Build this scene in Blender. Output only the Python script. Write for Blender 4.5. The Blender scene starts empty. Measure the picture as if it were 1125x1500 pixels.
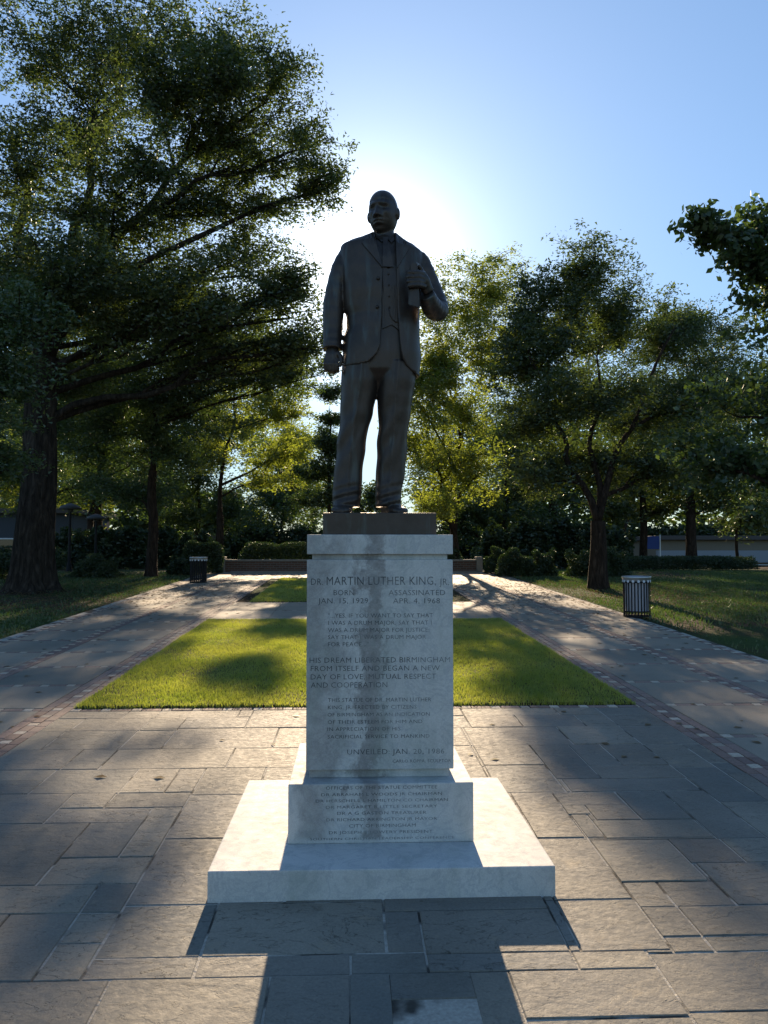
import bpy, bmesh, math, random
import numpy as np
from mathutils import Vector, Matrix, noise

random.seed(7)
RNG = np.random.default_rng(11)
SC = bpy.context.scene
COL = SC.collection
R = math.radians

# ------------------------------------------------------------------ camera
CAM_H = 1.59
FPX = 1166.0
PITCH = math.atan(60 / FPX)
YAW = math.atan(47.5 / FPX)
cd = bpy.data.cameras.new('camera')
cam = bpy.data.objects.new('camera', cd)
COL.objects.link(cam)
cam.location = (0, 0, CAM_H)
cam.rotation_euler = (math.pi / 2 + PITCH, 0, -YAW)
cd.sensor_fit = 'VERTICAL'
cd.sensor_height = 36.0
cd.lens = 36.0 * FPX / 1500.0
cd.clip_start = 0.05
cd.clip_end = 1500
SC.camera = cam

# ------------------------------------------------------------------ light
SUN_EL, SUN_AZ = R(19.0), R(0.9)
w = bpy.data.worlds.new('World')
SC.world = w
w.use_nodes = True
nt = w.node_tree
bg = nt.nodes['Background']
sky = nt.nodes.new('ShaderNodeTexSky')
sky.sky_type = 'NISHITA'
sky.sun_disc = False
sky.sun_elevation = SUN_EL
sky.sun_rotation = SUN_AZ
sky.altitude = 200
sky.air_density = 1.0
sky.dust_density = 0.05
sky.ozone_density = 3.0
# aureole: thin haze scatters sunlight forward, a glow that falls off with the angle from the sun
tc = nt.nodes.new('ShaderNodeTexCoord')
dot = nt.nodes.new('ShaderNodeVectorMath'); dot.operation = 'DOT_PRODUCT'
nt.links.new(tc.outputs['Generated'], dot.inputs[0])
dot.inputs[1].default_value = (math.sin(SUN_AZ) * math.cos(SUN_EL), math.cos(SUN_AZ) * math.cos(SUN_EL), math.sin(SUN_EL))


def wm(op, a, b=None):
    q = nt.nodes.new('ShaderNodeMath'); q.operation = op
    for i, v in enumerate((a, b)):
        if v is None: continue
        if isinstance(v, (int, float)): q.inputs[i].default_value = v
        else: nt.links.new(v, q.inputs[i])
    return q.outputs[0]


ang_ = wm('ARCCOSINE', wm('MINIMUM', dot.outputs['Value'], 0.99999))
glow = wm('ADD', wm('MULTIPLY', wm('EXPONENT', wm('MULTIPLY', ang_, -1 / R(3.0))), 14.0), wm('MULTIPLY', wm('EXPONENT', wm('MULTIPLY', ang_, -1 / R(14))), 2.3))
gc = nt.nodes.new('ShaderNodeCombineXYZ')
for i, k in enumerate((1.0, 0.98, 0.92)):
    nt.links.new(wm('MULTIPLY', glow, k), gc.inputs[i])
va = nt.nodes.new('ShaderNodeVectorMath'); va.operation = 'ADD'
# shoulder: the sky's range is compressed the way the camera compressed it, the same in every direction
lum = nt.nodes.new('ShaderNodeRGBToBW'); nt.links.new(sky.outputs[0], lum.inputs[0])
sc_ = nt.nodes.new('ShaderNodeVectorMath'); sc_.operation = 'SCALE'
nt.links.new(sky.outputs[0], sc_.inputs[0])
nt.links.new(wm('DIVIDE', 1.0, wm('ADD', 1.0, wm('MULTIPLY', lum.outputs[0], 0.21))), sc_.inputs['Scale'])
tint = nt.nodes.new('ShaderNodeVectorMath'); tint.operation = 'MULTIPLY'
nt.links.new(sc_.outputs[0], tint.inputs[0]); tint.inputs[1].default_value = (0.98, 1.05, 1.07)
nt.links.new(tint.outputs[0], va.inputs[0]); nt.links.new(gc.outputs[0], va.inputs[1])
nt.links.new(va.outputs[0], bg.inputs[0])
bg.inputs[1].default_value = 0.109
sd = bpy.data.lights.new('sun', 'SUN')
sd.energy = 5.0
sd.angle = R(0.6)
sd.color = (1.0, 0.77, 0.52)
sun = bpy.data.objects.new('sun', sd)
COL.objects.link(sun)
to_sun = Vector((math.sin(SUN_AZ) * math.cos(SUN_EL), math.cos(SUN_AZ) * math.cos(SUN_EL), math.sin(SUN_EL)))
sun.rotation_euler = to_sun.to_track_quat('Z', 'Y').to_euler()
sun.location = (0, 0, 30)
SC.view_settings.view_transform = 'Standard'
SC.view_settings.look = 'None'
SC.view_settings.exposure = 1.2
SC.view_settings.gamma = 1.0
SC.view_settings.use_curve_mapping = False
SC.render.engine = 'CYCLES'
SC.cycles.max_bounces = 7
SC.cycles.transparent_max_bounces = 8

# ------------------------------------------------------------------ helpers
SLOPE, YF = 0.0343, 3.67


def gz(y):
    """Height of the ground: a plaza sloping gently up, level past 30 m, then falling to the street."""
    y = np.asarray(y, dtype=float)
    z = SLOPE * (np.minimum(y, 30) - YF)
    return z - np.clip((y - 40) / 18, 0, 1) * 2.3


def G1(y):
    return float(gz(y))


def ray(px, py):
    a = (px - 562.5) / FPX
    b = (750 - py) / FPX
    d = (a, math.cos(PITCH) - b * math.sin(PITCH), math.sin(PITCH) + b * math.cos(PITCH))
    c, s = math.cos(-YAW), math.sin(-YAW)
    return Vector((c * d[0] - s * d[1], s * d[0] + c * d[1], d[2]))


def P(px, py, Y):
    """The point at real distance Y that was measured at px, py."""
    d = ray(px, py)
    t = Y / d[1]
    return Vector((t * d[0], Y, CAM_H + t * d[2]))


def tag(o, label=None, cat=None, group=None, kind=None):
    if label: o['label'] = label
    if cat: o['category'] = cat
    if group: o['group'] = group
    if kind: o['kind'] = kind
    return o


def empty(name, loc=(0, 0, 0), rz=0):
    o = bpy.data.objects.new(name, None)
    o.location = loc
    o.rotation_euler = (0, 0, rz)
    o.empty_display_size = 0.2
    COL.objects.link(o)
    return o


def link(name, me, mat=None, parent=None, loc=None):
    o = bpy.data.objects.new(name, me)
    COL.objects.link(o)
    if mat and not me.materials:
        me.materials.append(mat)
    if parent: o.parent = parent
    if loc is not None: o.location = loc
    return o


def mesh(name, V, F, mat, parent=None, smooth=False, loc=None):
    me = bpy.data.meshes.new(name)
    me.from_pydata([tuple(v) for v in V], [], F)
    me.update()
    if smooth: me.shade_smooth()
    return link(name, me, mat, parent, loc)


def tris_mesh(name, V, nper, mat, parent=None):
    """V: (n*nper,3) array, each nper vertices form one face."""
    V = np.ascontiguousarray(V, dtype=np.float32)
    n = len(V) // nper
    me = bpy.data.meshes.new(name)
    me.vertices.add(len(V))
    me.vertices.foreach_set('co', V.ravel())
    me.loops.add(len(V))
    me.loops.foreach_set('vertex_index', np.arange(len(V), dtype=np.int32))
    me.polygons.add(n)
    me.polygons.foreach_set('loop_start', np.arange(0, len(V), nper, dtype=np.int32))
    me.update(calc_edges=True)
    return link(name, me, mat, parent)


class MB:
    def __init__(s):
        s.V, s.F = [], []

    def add(s, V, F):
        o = len(s.V)
        s.V += [tuple(v) for v in V]
        s.F += [tuple(i + o for i in f) for f in F]
        return s

    def box(s, x0, x1, y0, y1, z0, z1):
        V = [(x, y, z) for z in (z0, z1) for y in (y0, y1) for x in (x0, x1)]
        return s.add(V, [(0, 2, 3, 1), (4, 5, 7, 6), (0, 1, 5, 4), (2, 6, 7, 3), (0, 4, 6, 2), (1, 3, 7, 5)])

    def tube(s, pts, rad, n=8, cap=True, flat=1.0, twist=None):
        pts = [Vector(p) for p in pts]
        m = len(pts)
        if not hasattr(rad, '__len__'): rad = [rad] * m
        V, F = [], []
        ref = None
        for i, p in enumerate(pts):
            t = (pts[min(i + 1, m - 1)] - pts[max(i - 1, 0)])
            t = t.normalized() if t.length > 1e-9 else Vector((0, 0, 1))
            if ref is None:
                ref = Vector((0, 1, 0)) if abs(t.y) < 0.8 else Vector((1, 0, 0))
            a = (ref - t * ref.dot(t)).normalized()
            ref = a
            b = t.cross(a)
            r = rad[i]
            for k in range(n):
                u = 2 * math.pi * k / n
                V.append(p + a * math.cos(u) * r * flat + b * math.sin(u) * r)
        for i in range(m - 1):
            for k in range(n):
                k2 = (k + 1) % n
                F.append((i * n + k, i * n + k2, (i + 1) * n + k2, (i + 1) * n + k))
        if cap:
            F.append(tuple(range(n))[::-1])
            F.append(tuple((m - 1) * n + k for k in range(n)))
        return s.add(V, F)

    def cyl(s, x, y, z0, z1, r, n=16, r1=None):
        return s.tube([(x, y, z0), (x, y, z1)], [r, r if r1 is None else r1], n)

    def ball(s, c, r, n=12):
        rx, ry, rz = (r, r, r) if not hasattr(r, '__len__') else r
        V, F = [], []
        for i in range(n + 1):
            a = math.pi * i / n
            for k in range(n * 2):
                u = math.pi * k / n
                V.append((c[0] + rx * math.sin(a) * math.cos(u), c[1] + ry * math.sin(a) * math.sin(u), c[2] + rz * math.cos(a)))
        m = n * 2
        for i in range(n):
            for k in range(m):
                F.append((i * m + k, (i + 1) * m + k, (i + 1) * m + (k + 1) % m, i * m + (k + 1) % m))
        return s.add(V, F)

    def build(s, name, mat, parent=None, smooth=False, loc=None):
        return mesh(name, s.V, s.F, mat, parent, smooth, loc)


def bevel_box(name, x0, x1, y0, y1, z0, z1, mat, parent, bev=0.006, seg=2):
    bm = bmesh.new()
    bmesh.ops.create_cube(bm, size=1)
    for v in bm.verts:
        v.co = ((x0 + x1) / 2 + v.co.x * (x1 - x0), (y0 + y1) / 2 + v.co.y * (y1 - y0), (z0 + z1) / 2 + v.co.z * (z1 - z0))
    bmesh.ops.bevel(bm, geom=list(bm.edges), offset=bev, segments=seg, affect='EDGES', profile=0.6)
    me = bpy.data.meshes.new(name)
    bm.to_mesh(me)
    bm.free()
    return link(name, me, mat, parent)


# ------------------------------------------------------------------ material helpers
def mat(name, base=(0.5, 0.5, 0.5), rough=0.8, metal=0.0, spec=0.3):
    m = bpy.data.materials.new(name)
    m.use_nodes = True
    b = m.node_tree.nodes['Principled BSDF']
    b.inputs['Base Color'].default_value = (*base, 1)
    b.inputs['Roughness'].default_value = rough
    b.inputs['Metallic'].default_value = metal
    b.inputs['Specular IOR Level'].default_value = spec
    return m


class N:
    """small node-building helper"""
    def __init__(s, m):
        s.t = m.node_tree
        s.b = s.t.nodes.get('Principled BSDF')

    def new(s, typ, **k):
        n = s.t.nodes.new(typ)
        for a, v in k.items():
            if a.startswith('i_'):
                n.inputs[a[2:].replace('_', ' ')].default_value = v
            else:
                setattr(n, a, v)
        return n

    def link(s, a, b):
        s.t.links.new(a, b)

    def coord(s, kind='Object', scale=(1, 1, 1), loc=None):
        if kind == 'World':
            c = s.new('ShaderNodeNewGeometry').outputs['Position']
        else:
            c = s.new('ShaderNodeTexCoord').outputs[kind]
        mp = s.new('ShaderNodeMapping')
        mp.inputs['Scale'].default_value = scale
        s.link(c, mp.inputs['Vector'])
        if loc is not None:
            s.link(loc, mp.inputs['Location'])
        return mp.outputs[0]

    def noise(s, vec, scale, detail=4, rough=0.55, dist=0.0):
        n = s.new('ShaderNodeTexNoise')
        n.inputs['Scale'].default_value = scale
        n.inputs['Detail'].default_value = detail
        n.inputs['Roughness'].default_value = rough
        n.inputs['Distortion'].default_value = dist
        s.link(vec, n.inputs['Vector'])
        return n.outputs['Fac']

    def ramp(s, fac, stops, interp='LINEAR'):
        n = s.new('ShaderNodeValToRGB')
        n.color_ramp.interpolation = interp
        e = n.color_ramp.elements
        while len(e) < len(stops): e.new(0.5)
        for i, (p, c) in enumerate(stops):
            e[i].position = p
            e[i].color = (*c, 1) if hasattr(c, '__len__') else (c, c, c, 1)
        s.link(fac, n.inputs[0])
        return n.outputs[0]

    def mix(s, f, a, b, mode='MIX'):
        n = s.new('ShaderNodeMix', data_type='RGBA', blend_type=mode)
        for sock, v in ((n.inputs[0], f), (n.inputs[6], a), (n.inputs[7], b)):
            if isinstance(v, (int, float)):
                sock.default_value = v if sock.type == 'VALUE' else (v, v, v, 1)
            elif hasattr(v, '__len__'):
                sock.default_value = (*v, 1)
            else:
                s.link(v, sock)
        return n.outputs[2]

    def math(s, op, a, b=None, c=None, clamp=False):
        n = s.new('ShaderNodeMath', operation=op, use_clamp=clamp)
        for i, v in enumerate((a, b, c)):
            if v is None: continue
            if isinstance(v, (int, float)): n.inputs[i].default_value = v
            else: s.link(v, n.inputs[i])
        return n.outputs[0]

    def bump(s, h, strength=0.5, dist=0.01, prev=None):
        n = s.new('ShaderNodeBump')
        n.inputs['Strength'].default_value = strength
        n.inputs['Distance'].default_value = dist
        s.link(h, n.inputs['Height'])
        if prev is not None: s.link(prev, n.inputs['Normal'])
        return n.outputs[0]

    def sep(s, vec):
        n = s.new('ShaderNodeSeparateXYZ')
        s.link(vec, n.inputs[0])
        return n.outputs


def flagstone_mat():
    m = mat('flagstone_stone', rough=0.8, spec=0.2)
    n = N(m)
    oi = n.new('ShaderNodeObjectInfo')
    off = n.math('MULTIPLY', oi.outputs['Random'], 37.0)
    cx = n.new('ShaderNodeCombineXYZ')
    n.link(off, cx.inputs[0]); n.link(off, cx.inputs[1])
    v = n.coord('World', loc=cx.outputs[0])
    vs = n.coord('World', scale=(1, 2.2, 1), loc=cx.outputs[0])
    base = n.ramp(oi.outputs['Random'], [(0, (0.20, 0.19, 0.165)), (0.18, (0.255, 0.235, 0.19)), (0.36, (0.165, 0.168, 0.152)),
                                         (0.52, (0.28, 0.255, 0.205)), (0.68, (0.15, 0.15, 0.135)), (0.8, (0.22, 0.20, 0.165)), (0.92, (0.19, 0.19, 0.175))], 'CONSTANT')
    big = n.noise(v, 2.3, 4)
    c = n.mix(n.ramp(big, [(0.35, 0), (0.65, 1)]), base, (0.27, 0.245, 0.195))
    c = n.mix(0.4, base, c)
    wide = n.noise(n.coord('World'), 0.9, 3)
    c = n.mix(n.ramp(wide, [(0.42, 0.0), (0.62, 0.5)]), c, (0.12, 0.115, 0.095))
    sp = n.noise(v, 90, 3, 0.7)
    c = n.mix(0.35, c, n.mix(1.0, c, n.ramp(sp, [(0.3, 0.45), (0.7, 1.3)]), 'MULTIPLY'))
    # rusty and pale blotches
    bl = n.noise(v, 6, 5, 0.65)
    c = n.mix(n.ramp(bl, [(0.6, 0), (0.72, 0.45)]), c, (0.33, 0.27, 0.18))
    gum = n.new('ShaderNodeTexVoronoi'); gum.inputs['Scale'].default_value = 7.0; n.link(v, gum.inputs['Vector'])
    c = n.mix(n.math('MULTIPLY', n.ramp(gum.outputs['Distance'], [(0.04, 1), (0.075, 0)]), 0.5), c, (0.07, 0.065, 0.055))
    # cleft ledges: terraces of a warped noise
    le = n.noise(vs, 2.2, 7, 0.6, 0.5)
    ter = n.math('MULTIPLY', le, 9.0)
    fl = n.math('FLOOR', ter)
    fr = n.math('FRACT', ter)
    ed = n.ramp(fr, [(0.0, 0.0), (0.045, 1.0)])
    step = n.math('ADD', fl, ed)
    rough_on = n.ramp(oi.outputs['Random'], [(0, 0.25), (0.3, 1.0), (0.42, 0.15), (0.55, 0.9), (0.7, 0.3), (0.85, 1.0)], 'CONSTANT')
    c = n.mix(n.math('MULTIPLY', n.math('SUBTRACT', 1.0, ed), n.math('MULTIPLY', n.math('MULTIPLY', rough_on, n.ramp(n.noise(v, 3.1, 2), [(0.42, 0.0), (0.55, 1.0)])), 0.85)), c, (0.05, 0.055, 0.045))
    n.link(c, n.b.inputs['Base Color'])
    f = n.noise(v, 28, 6, 0.65)
    h = n.math('ADD', n.math('MULTIPLY', n.math('MULTIPLY', step, rough_on), 0.6), n.math('MULTIPLY', f, 0.26))
    h = n.math('ADD', h, n.math('MULTIPLY', n.noise(v, 4.5, 3), 0.5))
    n.link(n.bump(h, 0.85, 0.02), n.b.inputs['Normal'])
    n.link(n.ramp(f, [(0.3, 0.65), (0.7, 0.85)]), n.b.inputs['Roughness'])
    return m


def mortar_mat():
    m = mat('mortar', rough=0.9)
    n = N(m)
    v = n.coord('World')
    a = n.noise(v, 3.0, 3)
    b = n.noise(v, 60, 3)
    c = n.mix(n.ramp(a, [(0.42, 0), (0.5, 1)]), (0.06, 0.055, 0.045), (0.38, 0.36, 0.31))
    c = n.mix(0.4, c, n.mix(1.0, c, n.ramp(b, [(0.3, 0.4), (0.7, 1.3)]), 'MULTIPLY'))
    n.link(c, n.b.inputs['Base Color'])
    n.link(n.bump(b, 0.6, 0.01), n.b.inputs['Normal'])
    return m


def concrete_mat(name, c0, c1):
    m = mat(name, rough=0.75)
    n = N(m)
    oi = n.new('ShaderNodeObjectInfo')
    v = n.coord('World')
    a = n.noise(v, 1.1, 5, 0.6)
    c = n.mix(n.ramp(a, [(0.3, 0), (0.7, 1)]), c0, c1)
    c = n.mix(1.0, c, n.ramp(oi.outputs['Random'], [(0, 0.82), (1, 1.1)]), 'MULTIPLY')
    s = n.noise(v, 120, 2, 0.6)
    c = n.mix(0.3, c, n.mix(1.0, c, n.ramp(s, [(0.3, 0.4), (0.7, 1.4)]), 'MULTIPLY'))
    st = n.noise(v, 5, 5, 0.7)
    c = n.mix(n.ramp(st, [(0.6, 0), (0.75, 0.4)]), c, (0.09, 0.08, 0.06))
    n.link(c, n.b.inputs['Base Color'])
    n.link(n.bump(n.math('ADD', s, n.math('MULTIPLY', a, 2.0)), 0.3, 0.004), n.b.inputs['Normal'])
    return m


def brick_mat(name, cols):
    m = mat(name, rough=0.8)
    n = N(m)
    oi = n.new('ShaderNodeObjectInfo')
    v = n.coord('World')
    c = n.ramp(oi.outputs['Random'], [(i / len(cols), q) for i, q in enumerate(cols)], 'CONSTANT')
    s = n.noise(v, 45, 4, 0.7)
    c = n.mix(0.6, c, n.mix(1.0, c, n.ramp(s, [(0.3, 0.5), (0.7, 1.3)]), 'MULTIPLY'))
    n.link(c, n.b.inputs['Base Color'])
    n.link(n.bump(s, 0.4, 0.004), n.b.inputs['Normal'])
    return m


def marble_mat():
    m = mat('weathered_marble', rough=0.7, spec=0.15)
    n = N(m)
    g = n.coord('World')
    warm = n.noise(g, 4, 5, 0.6)
    c = n.mix(n.ramp(warm, [(0.3, 0), (0.7, 1)]), (0.50, 0.505, 0.48), (0.62, 0.62, 0.59))
    # veins
    vn = n.noise(g, 5.5, 8, 0.6, 1.6)
    vein = n.ramp(vn, [(0.46, 0), (0.5, 0.45), (0.54, 0)])
    c = n.mix(vein, c, (0.36, 0.38, 0.40))
    # broad run-off stain down the middle of the faces, ragged edges
    x, y, z = n.sep(n.new('ShaderNodeNewGeometry').outputs['Position'])
    wob = n.noise(n.coord('World', scale=(1, 1, 0.75)), 5.0, 8, 0.68)
    xo = n.math('ADD', x, n.math('MULTIPLY', n.math('SUBTRACT', wob, 0.5), 0.55))
    d = n.math('ABSOLUTE', n.math('SUBTRACT', xo, 0.10))
    st = n.ramp(d, [(0.045, 1), (0.085, 0)])
    d2 = n.math('ABSOLUTE', n.math('SUBTRACT', xo, -0.17))
    st2 = n.ramp(d2, [(0.05, 0.75), (0.15, 0)])
    d3 = n.math('ABSOLUTE', n.math('SUBTRACT', xo, 0.40))
    st3 = n.math('MULTIPLY', n.ramp(d3, [(0.03, 0.65), (0.09, 0)]), n.ramp(z, [(1.12, 0), (1.3, 1)]))
    sm = n.math('MAXIMUM', n.math('MAXIMUM', st, st2), st3)
    for ox, ow in ((0.31, .032), (0.43, .045)):
        dd = n.math('ADD', n.math('POWER', n.math('DIVIDE', n.math('ABSOLUTE', n.math('SUBTRACT', x, ox)), ow), 2.0), n.math('POWER', n.math('DIVIDE', n.math('MAXIMUM', n.math('SUBTRACT', z, 1.60), 0.0), 0.085), 4.0))
        dd = n.math('ADD', dd, n.math('MULTIPLY', n.math('SUBTRACT', wob, .5), 1.2))
        sm = n.math('MAXIMUM', sm, n.math('MULTIPLY', n.ramp(dd, [(.75, 1), (1.0, 0)]), n.ramp(z, [(1.35, 0), (1.5, 1)])))
    low = n.ramp(z, [(0.145, 0), (0.17, 1)])
    sm = n.math('MULTIPLY', sm, low)
    pat = n.noise(g, 14, 6, 0.7)
    sm = n.math('MULTIPLY', sm, n.ramp(pat, [(0.3, 0.45), (0.62, 1)]))
    c = n.mix(n.math('MULTIPLY', sm, 0.74), c, (0.165, 0.15, 0.14))
    # green-brown algae in blotches
    al = n.noise(n.coord('World', scale=(1.5, 1.5, 0.5)), 3.3, 5, 0.6)
    c = n.mix(n.ramp(al, [(0.52, 0), (0.7, 0.5)]), c, (0.30, 0.34, 0.30))
    # dirt where blocks meet
    sp = n.noise(g, 150, 3, 0.6)
    c = n.mix(0.3, c, n.mix(1.0, c, n.ramp(sp, [(0.3, 0.6), (0.7, 1.25)]), 'MULTIPLY'))
    n.link(c, n.b.inputs['Base Color'])
    n.link(n.bump(n.math('ADD', sp, n.math('MULTIPLY', pat, 1.2)), 0.25, 0.002), n.b.inputs['Normal'])
    n.link(n.ramp(pat, [(0.3, 0.62), (0.7, 0.8)]), n.b.inputs['Roughness'])
    return m


def bark_mat(name, c0, c1, sc=1.0):
    m = mat(name, rough=0.95, spec=0.1)
    n = N(m)
    v = n.coord('World', scale=(1, 1, 0.22))
    a = n.noise(v, 14 * sc, 6, 0.65, 0.6)
    c = n.mix(n.ramp(a, [(0.35, 0), (0.65, 1)]), c0, c1)
    n.link(c, n.b.inputs['Base Color'])
    n.link(n.bump(n.ramp(a, [(0.38, 0), (0.6, 1)]), 0.9, 0.05), n.b.inputs['Normal'])
    return m


def leaf_mat(name, c0, c1, trans=0.45, tcol=None):
    m = bpy.data.materials.new(name)
    m.use_nodes = True
    n = N(m)
    t = m.node_tree
    t.nodes.remove(n.b)
    out = t.nodes['Material Output']
    v = n.coord('World')
    a = n.noise(v, 0.9, 3)
    b = n.noise(v, 9.0, 2)
    f = n.math('ADD', n.math('MULTIPLY', a, 0.6), n.math('MULTIPLY', b, 0.4))
    c = n.mix(n.ramp(f, [(0.38, 0), (0.62, 1)]), c0, c1)
    d = n.new('ShaderNodeBsdfDiffuse')
    n.link(c, d.inputs[0])
    tr = n.new('ShaderNodeBsdfTranslucent')
    n.link(n.mix(1.0, c, tcol or (1.9, 2.2, 0.8), 'MULTIPLY'), tr.inputs[0])
    g = n.new('ShaderNodeBsdfGlossy')
    g.inputs['Roughness'].default_value = 0.42
    g.inputs[0].default_value = (0.7, 0.75, 0.7, 1)
    m1 = n.new('ShaderNodeMixShader'); m1.inputs[0].default_value = trans
    n.link(d.outputs[0], m1.inputs[1]); n.link(tr.outputs[0], m1.inputs[2])
    m2 = n.new('ShaderNodeMixShader'); m2.inputs[0].default_value = 0.07
    n.link(m1.outputs[0], m2.inputs[1]); n.link(g.outputs[0], m2.inputs[2])
    n.link(m2.outputs[0], out.inputs[0])
    return m


def bronze_mat():
    m = mat('dark_bronze', rough=0.5, metal=0.55, spec=0.5)
    n = N(m)
    v = n.coord('World')
    a = n.noise(v, 9, 5, 0.6)
    st = n.noise(n.coord('World', scale=(1, 1, 0.15)), 22, 4, 0.6)
    c = n.mix(n.ramp(a, [(0.35, 0), (0.65, 1)]), (0.045, 0.035, 0.029), (0.075, 0.058, 0.048))
    c = n.mix(n.ramp(st, [(0.55, 0), (0.75, 0.6)]), c, (0.10, 0.125, 0.12))
    n.link(c, n.b.inputs['Base Color'])
    f = n.noise(v, 130, 3, 0.6)
    n.link(n.bump(n.math('ADD', f, n.math('MULTIPLY', a, 3)), 0.25, 0.003), n.b.inputs['Normal'])
    n.link(n.ramp(a, [(0.3, 0.34), (0.7, 0.52)]), n.b.inputs['Roughness'])
    return m


def ground_mat():
    m = mat('park_ground', rough=0.95, spec=0.1)
    n = N(m)
    v = n.coord('World')
    a = n.noise(v, 0.35, 5, 0.6)
    b = n.noise(v, 40, 4, 0.7)
    g = n.mix(n.ramp(b, [(0.3, 0), (0.7, 1)]), (0.022, 0.042, 0.010), (0.06, 0.10, 0.028))
    s = n.mix(n.ramp(b, [(0.3, 0), (0.7, 1)]), (0.035, 0.024, 0.015), (0.09, 0.062, 0.04))
    c = n.mix(n.ramp(a, [(0.47, 0), (0.6, 1)]), g, s)
    n.link(c, n.b.inputs['Base Color'])
    n.link(n.bump(b, 0.8, 0.03), n.b.inputs['Normal'])
    return m


M = dict(
    stone=flagstone_mat(), mortar=mortar_mat(),
    slab=concrete_mat('path_concrete', (0.20, 0.18, 0.145), (0.30, 0.265, 0.205)),
    red=brick_mat('paver_red', [(0.23, 0.155, 0.125), (0.28, 0.19, 0.155), (0.19, 0.13, 0.11), (0.25, 0.18, 0.15), (0.21, 0.16, 0.14)]),
    pale=brick_mat('paver_pale', [(0.42, 0.36, 0.28), (0.50, 0.43, 0.34), (0.33, 0.28, 0.22), (0.46, 0.38, 0.29)]),
    marble=marble_mat(), bronze=bronze_mat(),
    oak_bark=bark_mat('oak_bark', (0.02, 0.016, 0.013), (0.07, 0.056, 0.045), 0.7),
    bark=bark_mat('brown_bark', (0.022, 0.015, 0.011), (0.07, 0.047, 0.034)),
    oak_leaf=leaf_mat('oak_leaf', (0.036, 0.052, 0.020), (0.074, 0.09, 0.034), 0.40),
    dark_leaf=leaf_mat('dark_leaf', (0.034, 0.055, 0.022), (0.065, 0.092, 0.036), 0.33),
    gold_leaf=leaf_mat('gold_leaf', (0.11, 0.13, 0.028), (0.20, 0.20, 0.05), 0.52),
    mid_leaf=leaf_mat('mid_leaf', (0.036, 0.052, 0.020), (0.075, 0.09, 0.032), 0.38),
    hedge_leaf=leaf_mat('hedge_leaf', (0.018, 0.032, 0.012), (0.04, 0.06, 0.022), 0.25),
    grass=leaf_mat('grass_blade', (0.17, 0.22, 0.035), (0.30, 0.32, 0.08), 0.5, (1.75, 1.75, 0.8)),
    shade_grass=leaf_mat('shaded_coarse_grass', (0.035, 0.065, 0.016), (0.07, 0.10, 0.03), 0.4, (1.5, 1.7, 0.8)),  # coarse side grass, tree shade put into its darker blade colour
    ground=ground_mat(),
    soil=mat('soil', (0.03, 0.022, 0.015), 1.0),
    black=mat('black_painted_steel', (0.012, 0.012, 0.014), 0.6, 0.0, 0.2),
    steel=mat('brushed_steel', (0.42, 0.43, 0.44), 0.35, 0.9),
    liner=mat('plastic_liner', (0.55, 0.53, 0.56), 0.6),
    litter=mat('bagged_litter', (0.16, 0.13, 0.13), 0.7),
    white=mat('white_paint', (0.62, 0.66, 0.70), 0.7), band=mat('dull_white_fascia', (0.26, 0.28, 0.31), 0.8),
    beige=mat('beige_render', (0.2, 0.17, 0.13), 0.9),
    bluegrey=mat('bluegrey_render', (0.06, 0.07, 0.085), 0.9),
    glass=mat('dark_glass', (0.02, 0.025, 0.03), 0.1, 0.0, 0.6),
    blue=mat('blue_cloth', (0.03, 0.06, 0.22), 0.7),
    roof=mat('roof_felt', (0.09, 0.08, 0.075), 0.9),
    lampgrey=mat('grey_lamp_shade', (0.06, 0.06, 0.06), 0.6),
    letter=mat('weathered_letter', (0.10, 0.11, 0.115), 0.9),
    coping=concrete_mat('coping_stone', (0.20, 0.17, 0.14), (0.28, 0.24, 0.2)),
)

# letters: flat, darkened to look cut, worn paler in patches and towards the right
n = N(M['letter'])
wv = n.noise(n.coord('World'), 7, 4, 0.6)
xx, yy, zz = n.sep(n.new('ShaderNodeNewGeometry').outputs['Position'])
wf = n.math('ADD', n.math('MULTIPLY', wv, 0.9), n.math('MULTIPLY', xx, 0.35))
n.link(n.mix(n.ramp(wf, [(0.42, 0), (0.85, 0.7)]), (0.07, 0.078, 0.08), (0.40, 0.42, 0.41)), n.b.inputs['Base Color'])

# low brick wall far behind: bricks too small to pick apart
m = mat('wall_brickwork', rough=0.9)
n = N(m)
bt = n.new('ShaderNodeTexBrick')
bt.inputs['Scale'].default_value = 1.0
bt.inputs['Brick Width'].default_value = 0.22
bt.inputs['Row Height'].default_value = 0.075
bt.inputs['Mortar Size'].default_value = 0.008
bt.inputs['Color1'].default_value = (0.15, 0.075, 0.05, 1)
bt.inputs['Color2'].default_value = (0.10, 0.055, 0.04, 1)
bt.inputs['Mortar'].default_value = (0.16, 0.14, 0.12, 1)
xx, yy, zz = n.sep(n.new('ShaderNodeNewGeometry').outputs['Position'])
cc = n.new('ShaderNodeCombineXYZ')
n.link(n.math('ADD', xx, yy), cc.inputs[0]); n.link(zz, cc.inputs[1])
n.link(cc.outputs[0], bt.inputs['Vector'])
n.link(bt.outputs[0], n.b.inputs['Base Color'])
M['brickwall'] = m

# ------------------------------------------------------------------ ground
ys = [-80, -40, -10, 0, 10, 20, 30, 40, 46, 52, 58, 80, 150, 400, 900]
xs = [-900, -200, -60, -20, 0, 20, 60, 200, 900]
V = [(x, y, G1(y) - 0.03) for y in ys for x in xs]
F = [(j * len(xs) + i, j * len(xs) + i + 1, (j + 1) * len(xs) + i + 1, (j + 1) * len(xs) + i) for j in range(len(ys) - 1) for i in range(len(xs) - 1)]
tag(mesh('ground', V, F, M['ground']), kind='structure')


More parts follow.
